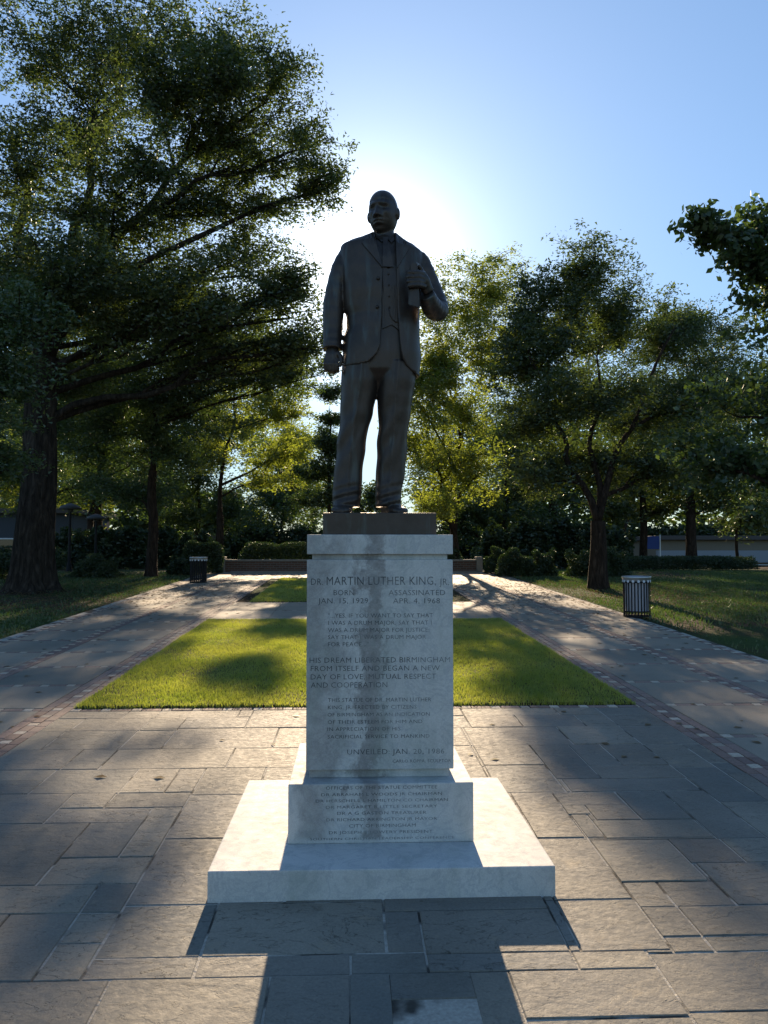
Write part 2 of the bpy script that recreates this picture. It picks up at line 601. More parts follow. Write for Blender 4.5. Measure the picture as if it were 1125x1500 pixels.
def sheet(name, x0, x1, y0, y1, dz, material, parent=None):
    yy = [y0] + ([30.0] if y0 < 30 < y1 else []) + [y1]
    V, F = [], []
    for y in yy:
        V += [(x0, y, G1(y) + dz), (x1, y, G1(y) + dz)]
    for i in range(len(yy) - 1):
        a = 2 * i
        F.append((a, a + 1, a + 3, a + 2))
    return mesh(name, V, F, material, parent)


# ------------------------------------------------------------------ flagstone plaza
plaza = sheet('plaza', -2.60, 2.745, -3.0, 7.52, -0.0035, M['mortar'])
tag(plaza, kind='structure')
EXP = [  # stones traced from the picture: x0, x1, y0, y1
    (-.905, -.305, 2.50, 3.13), (-.305, 0, 2.5, 3.13), (0, .605, 2.5, 3.13), (.605, 1.19, 2.83, 3.13), (1.19, 1.9, 2.85, 3.24),
    (.605, 1.19, 2.3, 2.83), (1.19, 1.9, 2.3, 2.85),
    (-1.02, -.6, 3.13, 3.28), (-.6, 0, 3.13, 3.28), (0, .3, 3.13, 3.28), (.3, .885, 3.13, 3.26), (.885, 1.19, 3.13, 3.26),
    (-1.2, -1.02, 3.13, 3.4), (-1.2, -1.02, 3.4, 3.66), (-1.5, -1.2, 3.13, 3.66), (-1.2, -1.02, 3.66, 3.94),
    (-1.75, -1.2, 3.66, 3.94), (-1.02, -.6, 3.28, 3.72), (-.6, .147, 3.28, 3.72), (.147, .93, 3.26, 3.72), (.93, 1.3, 3.26, 3.70),
    (-1.02, -.6, 3.72, 4.48), (-1.02, -.6, 4.48, 5.2), (-1.02, -.6, 5.2, 5.76), (-1.5, -1.02, 3.94, 4.25),
    (-1.5, -1.2, 4.25, 4.74), (-1.2, -1.02, 4.25, 4.98), (-1.77, -1.2, 4.74, 4.98), (-2.25, -1.5, 3.94, 4.74),
    (-2.6, -1.77, 4.74, 5.25), (-1.77, -1.5, 4.98, 5.25), (-1.5, -1.02, 4.98, 5.25), (-2.06, -1.49, 5.25, 5.76),
    (-2.6, -2.06, 5.25, 5.52), (-2.6, -2.06, 5.52, 5.76),
    (-1.49, -1.2, 5.25, 5.76), (-1.2, -1.02, 5.25, 5.5), (-1.2, -1.02, 5.5, 5.76),
    (-2.6, -2.04, 5.76, 6.26), (-2.04, -1.78, 5.76, 6.26), (-1.78, -.89, 5.76, 6.26), (-.89, -.3, 5.76, 6.26),
    (-2.37, -1.78, 6.26, 6.82), (-1.78, -1.46, 6.26, 6.82), (-1.46, -.61, 6.26, 6.87), (-.61, -.1, 6.26, 6.87),
    (-2.35, -1.77, 6.82, 7.25), (-1.77, -1.46, 6.87, 7.25), (-1.46, -.9, 6.87, 7.25), (-.9, -.3, 6.87, 7.5),
    (1.19, 1.3, 3.24, 3.62), (1.3, 1.47, 3.36, 3.62), (1.3, 1.47, 3.24, 3.36), (1.47, 1.9, 3.24, 3.36), (1.47, 1.75, 3.62, 3.87), (1.47, 1.9, 3.36, 3.62), (1.9, 2.745, 3.2, 3.62),
    (1.3, 1.47, 3.62, 3.87), (1.3, 1.73, 3.87, 4.38), (1.73, 2.02, 4.07, 4.38), (1.75, 2.25, 3.62, 4.07), (2.25, 2.745, 3.62, 4.07),
    (1.3, 1.4, 4.42, 4.77), (1.4, 2.005, 4.40, 4.67), (1.43, 1.7, 4.67, 4.92), (1.7, 2.005, 4.67, 5.14), (1.29, 1.7, 4.92, 5.17),
    (1.29, 1.43, 4.77, 4.92), (2.01, 2.29, 4.38, 5.17), (2.02, 2.745, 4.07, 4.38), (2.29, 2.745, 4.38, 4.95),
    (1.42, 2.28, 5.17, 5.43), (2.29, 2.6, 4.95, 5.66), (1.02, 1.29, 4.42, 5.17), (.93, 1.3, 3.70, 4.42),
    (1.7, 1.95, 5.72, 6.27), (1.95, 2.29, 5.72, 6.27), (1.39, 1.7, 5.43, 6.27), (.95, 1.39, 5.17, 5.75), (.95, 1.39, 5.75, 6.27),
]
bx = sorted({round(v, 3) for e in EXP for v in e[:2]} | {-2.60, 2.745, .6, -.3, 0.3} | {-2.2, 1.9, 2.3})
by = sorted({round(v, 3) for e in EXP for v in e[2:]} | {-3, -2.4, -1.8, -1.2, -.6, 0, .5, 1, 1.5, 2.0, 2.3, 7.52})
bx = [b for i, b in enumerate(bx)]
occ = np.zeros((len(bx) - 1, len(by) - 1), bool)
stones = []


def overlap_cells(e):
    return [(i, j) for i in range(len(bx) - 1) for j in range(len(by) - 1)
            if e[0] < (bx[i] + bx[i + 1]) / 2 < e[1] and e[2] < (by[j] + by[j + 1]) / 2 < e[3]]


for e in EXP:
    cells = overlap_cells(e)
    if not cells or any(occ[c] for c in cells):
        continue
    for c in cells: occ[c] = True
    stones.append(e)
for j in range(len(by) - 1):
    for i in range(len(bx) - 1):
        if occ[i, j]: continue
        W, Hh = random.choice([.42, .6, .75, .9]), random.choice([.3, .45, .55])
        i2 = i + 1
        while i2 < len(bx) - 1 and not occ[i2, j] and (bx[i2 + 1] - bx[i] <= W or bx[i2] - bx[i] < .25): i2 += 1
        j2 = j + 1
        while j2 < len(by) - 1 and (by[j2 + 1] - by[j] <= Hh or by[j2] - by[j] < .2) and not occ[i:i2, j2].any(): j2 += 1
        occ[i:i2, j:j2] = True
        stones.append((bx[i], bx[i2], by[j], by[j2]))
stones.sort(key=lambda e: -e[2])


def stone_mesh(x0, x1, y0, y1, gap=0.0035, jit=0.004, bev=0.004, thick=0.03):
    """one slab with a hand-dressed outline, local to its centre"""
    cx, cy = (x0 + x1) / 2, (y0 + y1) / 2
    pts = []
    cs = [(x0 + gap, y0 + gap), (x1 - gap, y0 + gap), (x1 - gap, y1 - gap), (x0 + gap, y1 - gap)]
    for a, b in zip(cs, cs[1:] + cs[:1]):
        L = math.hypot(b[0] - a[0], b[1] - a[1])
        k = 1 if L < .15 else 2 if L < .4 else 3
        for q in range(k):
            f = q / k
            j = jit * (random.random() - .35)
            px, py = a[0] + (b[0] - a[0]) * f, a[1] + (b[1] - a[1]) * f
            px += (cx - px) / (abs(cx - px) + 1e-6) * abs(j); py += (cy - py) / (abs(cy - py) + 1e-6) * abs(j)
            pts.append((px, py))
    n_ = len(pts)
    dz = random.uniform(-0.002, 0.003)
    tilt = (random.uniform(-.004, .004), random.uniform(-.004, .004))
    V, F = [], []
    for ring, (ins, z) in enumerate(((0, -thick), (0, -bev), (bev, 0))):
        for px, py in pts:
            vx = px - cx; vy = py - cy
            s = 1 - ins / max(.05, math.hypot(vx, vy)) if ins else 1
            V.append((vx * s, vy * s, z + dz + tilt[0] * vx + tilt[1] * vy + SLOPE * (py - cy)))
    for r in range(2):
        for k in range(n_):
            F.append((r * n_ + k, r * n_ + (k + 1) % n_, (r + 1) * n_ + (k + 1) % n_, (r + 1) * n_ + k))
    F.append(tuple(2 * n_ + k for k in range(n_)))
    me = bpy.data.meshes.new('flagstone')
    me.from_pydata(V, [], F)
    return me, (cx, cy, G1(cy))


seen_far = []
for (x0, x1, y0, y1) in stones:
    if (x0, y0) == (0, 2.5):
        # the stone cut out round the utility cover: built as four strips of one stone
        for q in ((0, .147, 2.5, 3.13), (.457, .605, 2.5, 3.13), (.147, .457, 2.965, 3.13)):
            me, loc = stone_mesh(*q, gap=0.0, jit=0.0, bev=0.003)
            if q[0] == 0: first = me, loc
            link('flagstone', me, M['stone'], plaza, loc)
        continue
    me, loc = stone_mesh(x0, x1, y0, y1)
    if y1 < 1.2: seen_far.append((me, loc)); continue
    link('flagstone', me, M['stone'], plaza, loc)
MBs = MB()
for me, loc in seen_far:
    MBs.add([(v.co.x + loc[0], v.co.y + loc[1], v.co.z + loc[2]) for v in me.vertices], [tuple(p.vertices) for p in me.polygons])
tag(MBs.build('flagstone_paving', M['stone'], plaza), kind='stuff')

# utility cover sunk in the cut stone
uc = empty('utility_cover', (.302, 2.80, G1(2.80)))
tag(uc, 'square pale worn utility cover sunk in dark recess of paving stone', 'cover')
mb = MB()
for q in ((-.152, -.140, -.30, .165), (.140, .152, -.30, .165), (-.140, .140, .150, .165)):
    mb.box(*q, -.03, -.006)
mb.build('frame', M['black'], uc)
cm = concrete_mat('cover_concrete', (0.30, 0.31, 0.33), (0.52, 0.54, 0.58))
bevel_box('lid', -.128, .128, -.16, .132, -.03, -.004, cm, uc, .004)

# ------------------------------------------------------------------ paths, bricks
BR = {}


def brick_block(w_, l_):
    k = (round(w_, 3), round(l_, 3))
    if k not in BR:
        mb = MB()
        a, b, h, e = w_ / 2 - .004, l_ / 2 - .004, .03, .003
        for z, ins in ((-h, 0), (-e, 0), (0, e)):
            mb.V += [(-a + ins, -b + ins, z + SLOPE * -b), (a - ins, -b + ins, z + SLOPE * -b), (a - ins, b - ins, z + SLOPE * b), (-a + ins, b - ins, z + SLOPE * b)]
        for r in range(2):
            for q in range(4):
                mb.F.append((r * 4 + q, r * 4 + (q + 1) % 4, (r + 1) * 4 + (q + 1) % 4, (r + 1) * 4 + q))
        mb.F.append((8, 9, 10, 11))
        pair = []
        for mm in ('red', 'pale'):
            me = bpy.data.meshes.new('brick')
            me.from_pydata(mb.V, [], mb.F)
            me.materials.append(M[mm])
            pair.append(me)
        BR[k] = pair
    return BR[k]


def lay_bricks(parent, items, far=10.5, near=2.4):
    """items: (cx, cy, w, l, pale)"""
    joined = {'red': MB(), 'pale': MB()}
    for cx, cy, w_, l_, pale in items:
        me = brick_block(w_, l_)[1 if pale else 0]
        z = G1(cy) + random.uniform(-.0015, .0025)
        if near < cy < far:
            o = bpy.data.objects.new('brick', me)
            COL.objects.link(o)
            o.parent = parent
            o.location = (cx + random.uniform(-.001, .001), cy, z)
        else:
            joined['pale' if pale else 'red'].add([(v.co.x + cx, v.co.y + cy, v.co.z + z) for v in me.vertices], [tuple(p.vertices) for p in me.polygons])
    for k, mb in joined.items():
        if mb.V: tag(mb.build('brick_courses', M[k], parent), kind='stuff')


def band_long(x0, cols, y0, y1, palecol, phase=0.0):
    out = []
    w_ = .093
    for c in range(cols):
        y = y0 - phase - (0.0 if c == palecol else 0.1 * (c % 2 + .5))
        k = 0
        while y < y1:
            if c == palecol:
                L, p = (.093, True) if k % 2 == 0 else (.187, False)
            else:
                L, p = .187, False
            if y >= y0 and y + L <= y1 + .05:
                out.append((x0 + w_ * (c + .5), y + L / 2, w_, L, p))
            y += L
            k += 1
    return out


def band_cross(x0, x1, y):
    out = []
    x, k = x0, 0
    while x < x1 - .02:
        L, p = (.187, False) if k % 2 else (.093, True)
        L = min(L, x1 - x)
        out.append((x + L / 2, y + .0465, L, .093, p))
        x += L
        k += 1
    return out


SLABM = {}


def slab(parent, x0, x1, y0, y1):
    me, loc = stone_mesh(x0, x1, y0, y1, gap=.004, jit=0.0, bev=.004)
    me.name = 'paving_slab'
    link('paving_slab', me, M['slab'], parent, loc)


YB = [7.56 + 1.13 * k for k in range(-9, 20)]


def side_path(sgn):
    nm = 'path'
    xa, xb = (2.745, 5.36) if sgn > 0 else (-5.30, -2.60)
    p = sheet(nm, xa, xb, -3.0, 29.4, -0.009, M['mortar'])
    tag(p, kind='structure')
    mir = (lambda a, b: (a, b)) if sgn > 0 else (lambda a, b: (2.745 - 2.60 - b, 2.745 - 2.60 - a))
    inner = mir(2.745, 3.024); p1 = mir(3.024, 4.03); mid = mir(4.03, 4.216); p2 = mir(4.216, 5.17); outer = mir(5.17, 5.263)
    items = []
    items += band_long(inner[0], 3, -2.5, 29.2, 1)
    items2 = band_long(mid[0], 2, -2.5, 29.2, 0, .1) + band_long(outer[0], 1, -2.5, 29.2, 0)
    for y in YB:
        if y > 29: continue
        items2 += band_cross(p1[0], p1[1], y) + band_cross(p2[0], p2[1], y)
    lay_bricks(p, items)
    eb = empty('brick_band')
    tag(eb, kind='structure')
    lay_bricks(eb, items2)
    for a, b in zip(YB[:-1], YB[1:]):
        if b > 29.3: break
        slab(p, p1[0], p1[1], a + .093, b)
        slab(p, p2[0], p2[1], a + .093, b)
    return p


side_path(1)
side_path(-1)
fb = empty('brick_edging')
tag(fb, kind='structure')
lay_bricks(fb, band_cross(-2.60, 2.745, 7.53))
# crosswalk between the two lawns
cw = sheet('crosswalk', -2.6, 2.745, 14.60, 18.0, -0.008, M['mortar'])
tag(cw, kind='structure')
lay_bricks(cw, band_cross(-2.6, 2.745, 14.62) + band_cross(-2.6, 2.745, 16.2) + band_cross(-2.6, 2.745, 17.88))
x = -2.6
while x < 2.7:
    x2 = min(x + 1.07, 2.745)
    slab(cw, x, x2, 14.713, 16.2)
    slab(cw, x, x2, 16.293, 17.88)
    x = x2
# paving beyond the second lawn
ft = sheet('far_paving', -5.3, 5.36, 26.0, 29.45, -0.004, M['mortar'])
tag(ft, kind='structure')
x = -2.6
while x < 2.7:
    slab(ft, x, x + 1.069, 26.0, 27.6); slab(ft, x, x + 1.069, 27.6, 29.3)
    x += 1.069


# ------------------------------------------------------------------ grass
def blades(x0, x1, y0, y1, n_, h0, h1, wid, dens=None):
    x = RNG.uniform(x0, x1, n_); y = RNG.uniform(y0, y1, n_)
    if dens is not None:
        k = dens(x, y)
        x, y = x[k], y[k]
    n_ = len(x)
    z = gz(y) - 0.005
    # patchy height
    pa = 0.5 + 0.5 * np.sin(x * 3.1 + 1.3 * np.sin(y * 2.3)) * np.sin(y * 2.7 + x * 1.1)
    h = RNG.uniform(h0, h1, n_) * (0.75 + 0.4 * pa)
    a = RNG.uniform(0, 2 * np.pi, n_)
    lean = RNG.normal(0, 0.45, n_) * h
    la = RNG.uniform(0, 2 * np.pi, n_)
    dx, dy = np.cos(a) * wid / 2, np.sin(a) * wid / 2
    V = np.empty((n_, 3, 3), np.float32)
    V[:, 0] = np.stack([x - dx, y - dy, z], 1)
    V[:, 1] = np.stack([x + dx, y + dy, z], 1)
    V[:, 2] = np.stack([x + np.cos(la) * lean, y + np.sin(la) * lean, z + h], 1)
    return V.reshape(-1, 3)


def lawn(x0, x1, y0, y1, n_, h0, h1, wid):
    base = MB()
    za, zb = G1(y0), G1(y1)
    e = .004
    base.V = [(x0 + e, y0 + e, za - .02), (x1 - e, y0 + e, za - .02), (x1 - e, y1 - e, zb - .02), (x0 + e, y1 - e, zb - .02),
              (x0 + .02, y0 + .02, za + .012), (x1 - .02, y0 + .02, za + .012), (x1 - .02, y1 - .02, zb + .012), (x0 + .02, y1 - .02, zb + .012)]
    base.F = [(4, 5, 6, 7), (0, 1, 5, 4), (1, 2, 6, 5), (2, 3, 7, 6), (3, 0, 4, 7)]
    b = base.build('lawn_bed', M['soil'])
    tag(b, kind='structure')
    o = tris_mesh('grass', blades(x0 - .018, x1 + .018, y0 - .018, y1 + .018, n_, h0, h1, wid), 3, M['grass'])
    tag(o, 'bright mown grass of the rectangular lawn panel behind the pedestal' if y0 < 10 else 'sunlit grass of the farther lawn panel beyond the crosswalk', 'grass', kind='stuff')


lawn(-2.57, 2.72, 7.66, 14.58, 270000, .028, .058, .010)
lawn(-2.25, 2.30, 18.02, 25.9, 90000, .035, .065, .016)


def side_d(x, y):
    q = np.sin(x * .9 + 2 * np.sin(y * .31)) + np.sin(y * .7 + x * .4)
    return (q + RNG.normal(0, .8, len(x)) > -.5)


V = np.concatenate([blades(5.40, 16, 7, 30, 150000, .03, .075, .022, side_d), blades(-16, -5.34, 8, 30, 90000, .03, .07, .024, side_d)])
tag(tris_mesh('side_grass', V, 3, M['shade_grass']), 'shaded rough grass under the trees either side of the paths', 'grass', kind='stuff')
# fallen leaves
n_ = 9000
x = np.concatenate([RNG.normal(6.5, 2.0, n_ // 2), RNG.normal(-7.5, 2.5, n_ // 2)]); y = RNG.normal(21, 3.2, n_)
x = np.concatenate([x, RNG.uniform(-5.2, 5.2, 420)]); y = np.concatenate([y, RNG.uniform(5.5, 27, 420)])
n_ = len(x)
a = RNG.uniform(0, 6.28, n_); s = RNG.uniform(.02, .05, n_)
V = np.empty((n_, 4, 3), np.float32)
for k, (u, v_, up) in enumerate(((1, 0, .0), (0, .6, .012), (-1, 0, .0), (0, -.6, .01))):
    V[:, k] = np.stack([x + s * (u * np.cos(a) - v_ * np.sin(a)), y + s * (u * np.sin(a) + v_ * np.cos(a)), gz(y) + .004 + up * .6 + 0 * x + np.where(np.abs(x) > 5.3, .025, 0)], 1)
M['dead_leaf'] = leaf_mat('dead_leaf', (0.12, 0.075, 0.035), (0.24, 0.17, 0.09), .2, (1.2, 1.0, .7))
tag(tris_mesh('fallen_leaves', V.reshape(-1, 3), 4, M['dead_leaf']), 'dry brown leaves scattered on the grass beneath the trees', 'leaves', kind='stuff')

# ------------------------------------------------------------------ pedestal
ped = empty('pedestal', (0.15, 4.53, 0))
tag(ped, 'stained white marble pedestal with engraved inscription carrying the bronze man', 'pedestal')


def pbox(name, x0, x1, y0, y1, z0, z1, bev=.005):
    return bevel_box(name, x0 - .15, x1 - .15, y0 - 4.53, y1 - 4.53, z0, z1, M['marble'], ped, bev)


pbox('base_slab', -.653, .948, 3.735, 5.20, -0.02, .140, .006)
pbox('plinth_block', -.314, .617, 4.06, 4.93, .1405, .434, .006)
pbox('bottom_reveal', -.215, .508, 4.178, 4.80, .4342, .478, .002)
pbox('die', -.231, .529, 4.15, 4.91, .4782, 1.555, .004)
pbox('top_reveal', -.205, .503, 4.176, 4.884, 1.5552, 1.583, .002)
pbox('cap', -.231, .530, 4.15, 4.91, 1.5832, 1.686, .004)


def text_line(s, px0, px1, py0, py1, Y, name='inscription'):
    """flat lettering, darkened to look cut, fitted to the measured extent of its line"""
    a, b = P(px0, py1, Y), P(px1, py0, Y)
    cu = bpy.data.curves.new(name, 'FONT')
    cu.body = s
    cu.size = 1.0
    cu.extrude = 0.0
    cu.offset = -0.006
    cu.resolution_u = 2
    cu.space_character = 1.05
    tmp = bpy.data.objects.new(name, cu)
    COL.objects.link(tmp)
    dg = bpy.context.evaluated_depsgraph_get()
    me = bpy.data.meshes.new_from_object(tmp.evaluated_get(dg))
    bpy.data.objects.remove(tmp)
    co = np.array([v.co[:] for v in me.vertices])
    lo, hi = co.min(0), co.max(0)
    cap_h = 0.73
    out = np.empty_like(co)
    out[:, 0] = a.x + (co[:, 0] - lo[0]) / (hi[0] - lo[0]) * (b.x - a.x) - .15
    out[:, 2] = a.z + co[:, 1] / cap_h * (b.z - a.z)
    out[:, 1] = Y - .0006 - 4.53
    me.vertices.foreach_set('co', out.astype(np.float32).ravel())
    me.materials.clear()
    me.update()
    o = link(name, me, M['letter'], ped)
    tag(o, kind='stuff')
    return o


def c1(x): return 430 + x / 4.165


def r1(y): return 770 + y / 4.167


YD = 4.15
for s, x0, x1, y0, y1 in (
        ('DR.', 107, 180, 320, 362), ('MARTIN LUTHER KING,', 202, 868, 307, 362), ('JR.', 890, 948, 320, 362),
        ('BORN', 245, 370, 390, 425), ('ASSASSINATED', 580, 925, 390, 425),
        ('JAN. 15, 1929', 150, 455, 440, 475), ('APR. 4, 1968', 607, 893, 440, 475),
        ('"...YES, IF YOU WANT TO SAY THAT', 212, 850, 533, 562), ('I WAS A DRUM MAJOR, SAY THAT I', 212, 842, 577, 606),
        ('WAS A DRUM MAJOR FOR JUSTICE;', 210, 828, 621, 650), ('SAY THAT I WAS A DRUM MAJOR', 210, 808, 665, 693),
        ('FOR PEACE..."', 210, 458, 709, 737),
        ('HIS DREAM LIBERATED BIRMINGHAM', 98, 955, 799, 838), ('FROM ITSELF AND BEGAN A NEW', 105, 892, 850, 888),
        ('DAY OF LOVE, MUTUAL RESPECT', 105, 870, 901, 939), ('AND COOPERATION', 105, 572, 952, 990),
        ('THIS STATUE OF DR. MARTIN LUTHER', 210, 840, 1047, 1077), ('KING, JR. ERECTED BY CITIZENS', 210, 750, 1092, 1121),
        ('OF BIRMINGHAM AS AN INDICATION', 208, 830, 1137, 1165), ('OF THEIR ESTEEM FOR HIM AND', 208, 786, 1182, 1210),
        ('IN APPRECIATION OF HIS', 207, 652, 1226, 1254), ('SACRIFICIAL SERVICE TO MANKIND', 208, 830, 1271, 1300),
        ('UNVEILED: JAN. 20, 1986', 327, 920, 1358, 1397), ('CARLO ROPPA, SCULPTOR', 605, 960, 1423, 1447)):
    text_line(s, c1(x0), c1(x1), r1(y0), r1(y1), YD)
for s, x0, x1, y0, y1 in (
        ('OFFICERS OF THE STATUE COMMITTEE', 272, 845, 245, 270), ('DR ABRAHAM L WOODS JR CHAIRMAN', 248, 870, 280, 304),
        ('DR HERSCHELL L HAMILTON CO CHAIRMAN', 220, 900, 312, 336), ('DR MARGARET B LITTLE SECRETARY', 272, 845, 345, 368),
        ('DR A G GASTON TREASURER', 330, 790, 377, 400), ('DR RICHARD ARRINGTON JR MAYOR', 275, 845, 409, 433),
        ('CITY OF BIRMINGHAM', 392, 735, 442, 465), ('DR JOSEPH E LOWERY PRESIDENT', 288, 822, 475, 499),
        ('SOUTHERN CHRISTIAN LEADERSHIP CONFERENCE', 190, 935, 508, 531)):
    text_line(s, 400 + x0 / 3.516, 400 + x1 / 3.516, 1080 + y0 / 3.516, 1080 + y1 / 3.516, 4.06)

# ------------------------------------------------------------------ statue
YS = 4.53
SX, SZ0 = 0.15, 1.804
stat = empty('statue', (SX, YS, 1.687))
tag(stat, 'dark bronze statue of a standing man in a suit holding a book to his chest', 'statue')


def lerp_rows(rows, py):
    if py <= rows[0][0]: return rows[0][1:]
    for a, b in zip(rows[:-1], rows[1:]):
        if a[0] <= py <= b[0]:
            f = (py - a[0]) / (b[0] - a[0])
            f = f * f * (3 - 2 * f) * .5 + f * .5
            return tuple(p + (q - p) * f for p, q in zip(a[1:], b[1:]))
    return rows[-1][1:]


def sup(u, e):
    c, s = math.cos(u), math.sin(u)
    return math.copysign(abs(c) ** (2 / e), c), math.copysign(abs(s) ** (2 / e), s)


def loft(mb, rows, n_=40, e=2.3, steps=3, extra=None):
    """rows: (py, xl, xr, half_depth, Ycentre) -> closed horizontal loft"""
    py0, py1 = rows[0][0], rows[-1][0]
    m_ = max(2, int((py1 - py0) / steps))
    V, F = [], []
    for i in range(m_ + 1):
        py = py0 + (py1 - py0) * i / m_
        xl, xr, d, yc = lerp_rows(rows, py)
        a, b = P(xl, py, yc), P(xr, py, yc)
        cx, rx, z = (a.x + b.x) / 2, (b.x - a.x) / 2, (a.z + b.z) / 2
        for k in range(n_):
            u = 2 * math.pi * k / n_
            c, s = sup(u, e)
            x, y = cx + rx * c, yc + d * s
            if extra:
                x, y = extra(x, y, z, u, py, cx, rx, yc, d)
            V.append((x, y, z))
    for i in range(m_):
        for k in range(n_):
            F.append((i * n_ + k, (i + 1) * n_ + k, (i + 1) * n_ + (k + 1) % n_, i * n_ + (k + 1) % n_))
    F.append(tuple(range(n_)))
    F.append(tuple(m_ * n_ + k for k in range(n_))[::-1])
    mb.add(V, F)


def voxel(mb, name, size, parent, material, smooth_it=2):
    me = bpy.data.meshes.new(name)
    me.from_pydata(mb.V, [], mb.F)
    bm = bmesh.new(); bm.from_mesh(me)
    bmesh.ops.recalc_face_normals(bm, faces=bm.faces)
    bm.to_mesh(me); bm.free()
    tmp = bpy.data.objects.new(name, me)
    COL.objects.link(tmp)
    md = tmp.modifiers.new('r', 'REMESH'); md.mode = 'VOXEL'; md.voxel_size = size
    if smooth_it:
        ms = tmp.modifiers.new('s', 'SMOOTH'); ms.factor = .5; ms.iterations = smooth_it
    dg = bpy.context.evaluated_depsgraph_get()
    out = bpy.data.meshes.new_from_object(tmp.evaluated_get(dg))
    bpy.data.objects.remove(tmp)
    out.transform(Matrix.Translation((-SX, -YS, -1.687)))
    out.shade_smooth()
    return link(name, out, material, parent)


def head(mb, c, yaw, tilt=0.0):
    """a head with a face; face looks along -y before turning"""
    nu, nv = 120, 90
    V, F = [], []

    def gs(x, z, cx, cz, sx, sz):
        return math.exp(-((x - cx) / sx) ** 2 - ((z - cz) / sz) ** 2)
    for i in range(nv + 1):
        a = math.pi * i / nv
        for k in range(nu):
            u = 2 * math.pi * k / nu
            sa = math.sin(a) ** .82
            dx, dy, dz = sa * math.cos(u), sa * math.sin(u), math.copysign(abs(math.cos(a)) ** .92, math.cos(a))
            z = .128 * dz
            rx, ry = .082, .104
            low = max(0, min(1, (-z - .01) / .118))
            rx *= 1 - .20 * low ** 2
            x, y = rx * dx, ry * dy
            if dy < 0:   # front
                y = y * (1 - .0 * low)
                sq = 1 - .12 * math.exp(-(x / .05) ** 2) * (z > -.1)
                f = 0
                f += .013 * gs(x, z, 0, .034, .060, .011)                     # brow
                f -= .021 * (gs(x, z, .032, .008, .018, .012) + gs(x, z, -.032, .008, .018, .012))   # sockets
                f += .008 * (gs(x, z, .032, .006, .012, .007) + gs(x, z, -.032, .006, .012, .007))   # eyeballs
                f += .003 * (gs(x, z, .032, .013, .015, .003) + gs(x, z, -.032, .013, .015, .003))   # lids
                t = (z + .042) / .06
                if -.25 < t < 1.1:
                    hh = .030 * (1 - min(1, max(0, t))) + .008
                    f += hh * math.exp(-(x / (.012 + .008 * (1 - t))) ** 2) * (1 if t > 0 else max(0, 1 + t * 5))
                f += .014 * (gs(x, z, .019, -.038, .010, .009) + gs(x, z, -.019, -.038, .010, .009))  # nostril wings
                f += .015 * gs(x, z, 0, -.062, .030, .0065) + .015 * gs(x, z, 0, -.079, .027, .0070)   # lips
                f += .008 * gs(x, z, 0, -.070, .040, .022)
                f -= .012 * gs(x, z, 0, -.0705, .030, .0032)
                f -= .006 * gs(x, z, 0, -.090, .025, .007)
                f += .010 * gs(x, z, 0, -.110, .024, .014)                     # chin
                f += .008 * (gs(x, z, .048, -.018, .018, .020) + gs(x, z, -.048, -.018, .018, .020))  # cheeks
                y -= f * min(1, -dy * 1.6)
            else:
                y *= 1.02 if z > -.02 else 1.02 - .25 * low
            hair = .004 * (1 if (z > .062 or (dy > -.25 and z > -.02)) else 0)
            x *= 1 + hair / .08; y *= 1 + hair / .1; z += hair * dz
            V.append(Vector((x, y, z)))
    for i in range(nv):
        for k in range(nu):
            F.append((i * nu + k, (i + 1) * nu + k, (i + 1) * nu + (k + 1) % nu, i * nu + (k + 1) % nu))
    Mx = Matrix.Translation(c) @ Matrix.Rotation(yaw, 4, 'Z') @ Matrix.Rotation(tilt, 4, 'X')
    mb.add([Mx @ v for v in V], F)
    for s in (-1, 1):   # ears
        e = MB()
        e.ball((s * .004, 0, 0), (.012, .021, .034), 10)
        e.ball((s * .006, -.002, .012), (.007, .015, .016), 8)
        Me = Mx @ Matrix.Translation((s * .083, .008, -.004)) @ Matrix.Rotation(s * .35, 4, 'Z')
        mb.add([Me @ Vector(v) for v in e.V], e.F)


body = MB()
# neck and head
hc = P(561.5, 314.5, 4.52)
head(body, hc, R(-21), R(3))
nk = P(563, 352, 4.54)
body.tube([P(562, 325, 4.54), P(562.5, 342, 4.54), nk, P(563, 372, 4.54)], [.058, .059, .064, .09], 24)
# shirt and waistcoat torso
loft(body, [(352, 541, 585, .07, 4.54), (362, 522, 603, .095, 4.535), (385, 514, 610, .115, 4.53), (430, 514, 611, .122, 4.525),
            (470, 515, 609, .120, 4.53), (520, 508, 611, .125, 4.53), (545, 506, 607, .118, 4.53), (555, 514, 598, .095, 4.53), (566, 524, 584, .06, 4.53), (576, 534, 570, .035, 4.53)])


def crease(x, y, z, u, py, cx, rx, yc, d):
    # pressed crease down the front, and broken folds over the shoe
    s = math.sin(u)
    if s < 0:
        y -= .012 * math.exp(-((x - cx) / .012) ** 2)
    k = max(0, (py - 700) / 45)
    y += .009 * k * math.sin(py * .45 + 2.5 * math.cos(u)) * (1 if s < 0 else .3)
    f = .004 * math.sin(py * .12 + 4 * math.cos(u)) * math.exp(-((py - 640) / 45) ** 2)
    return x + f, y + f


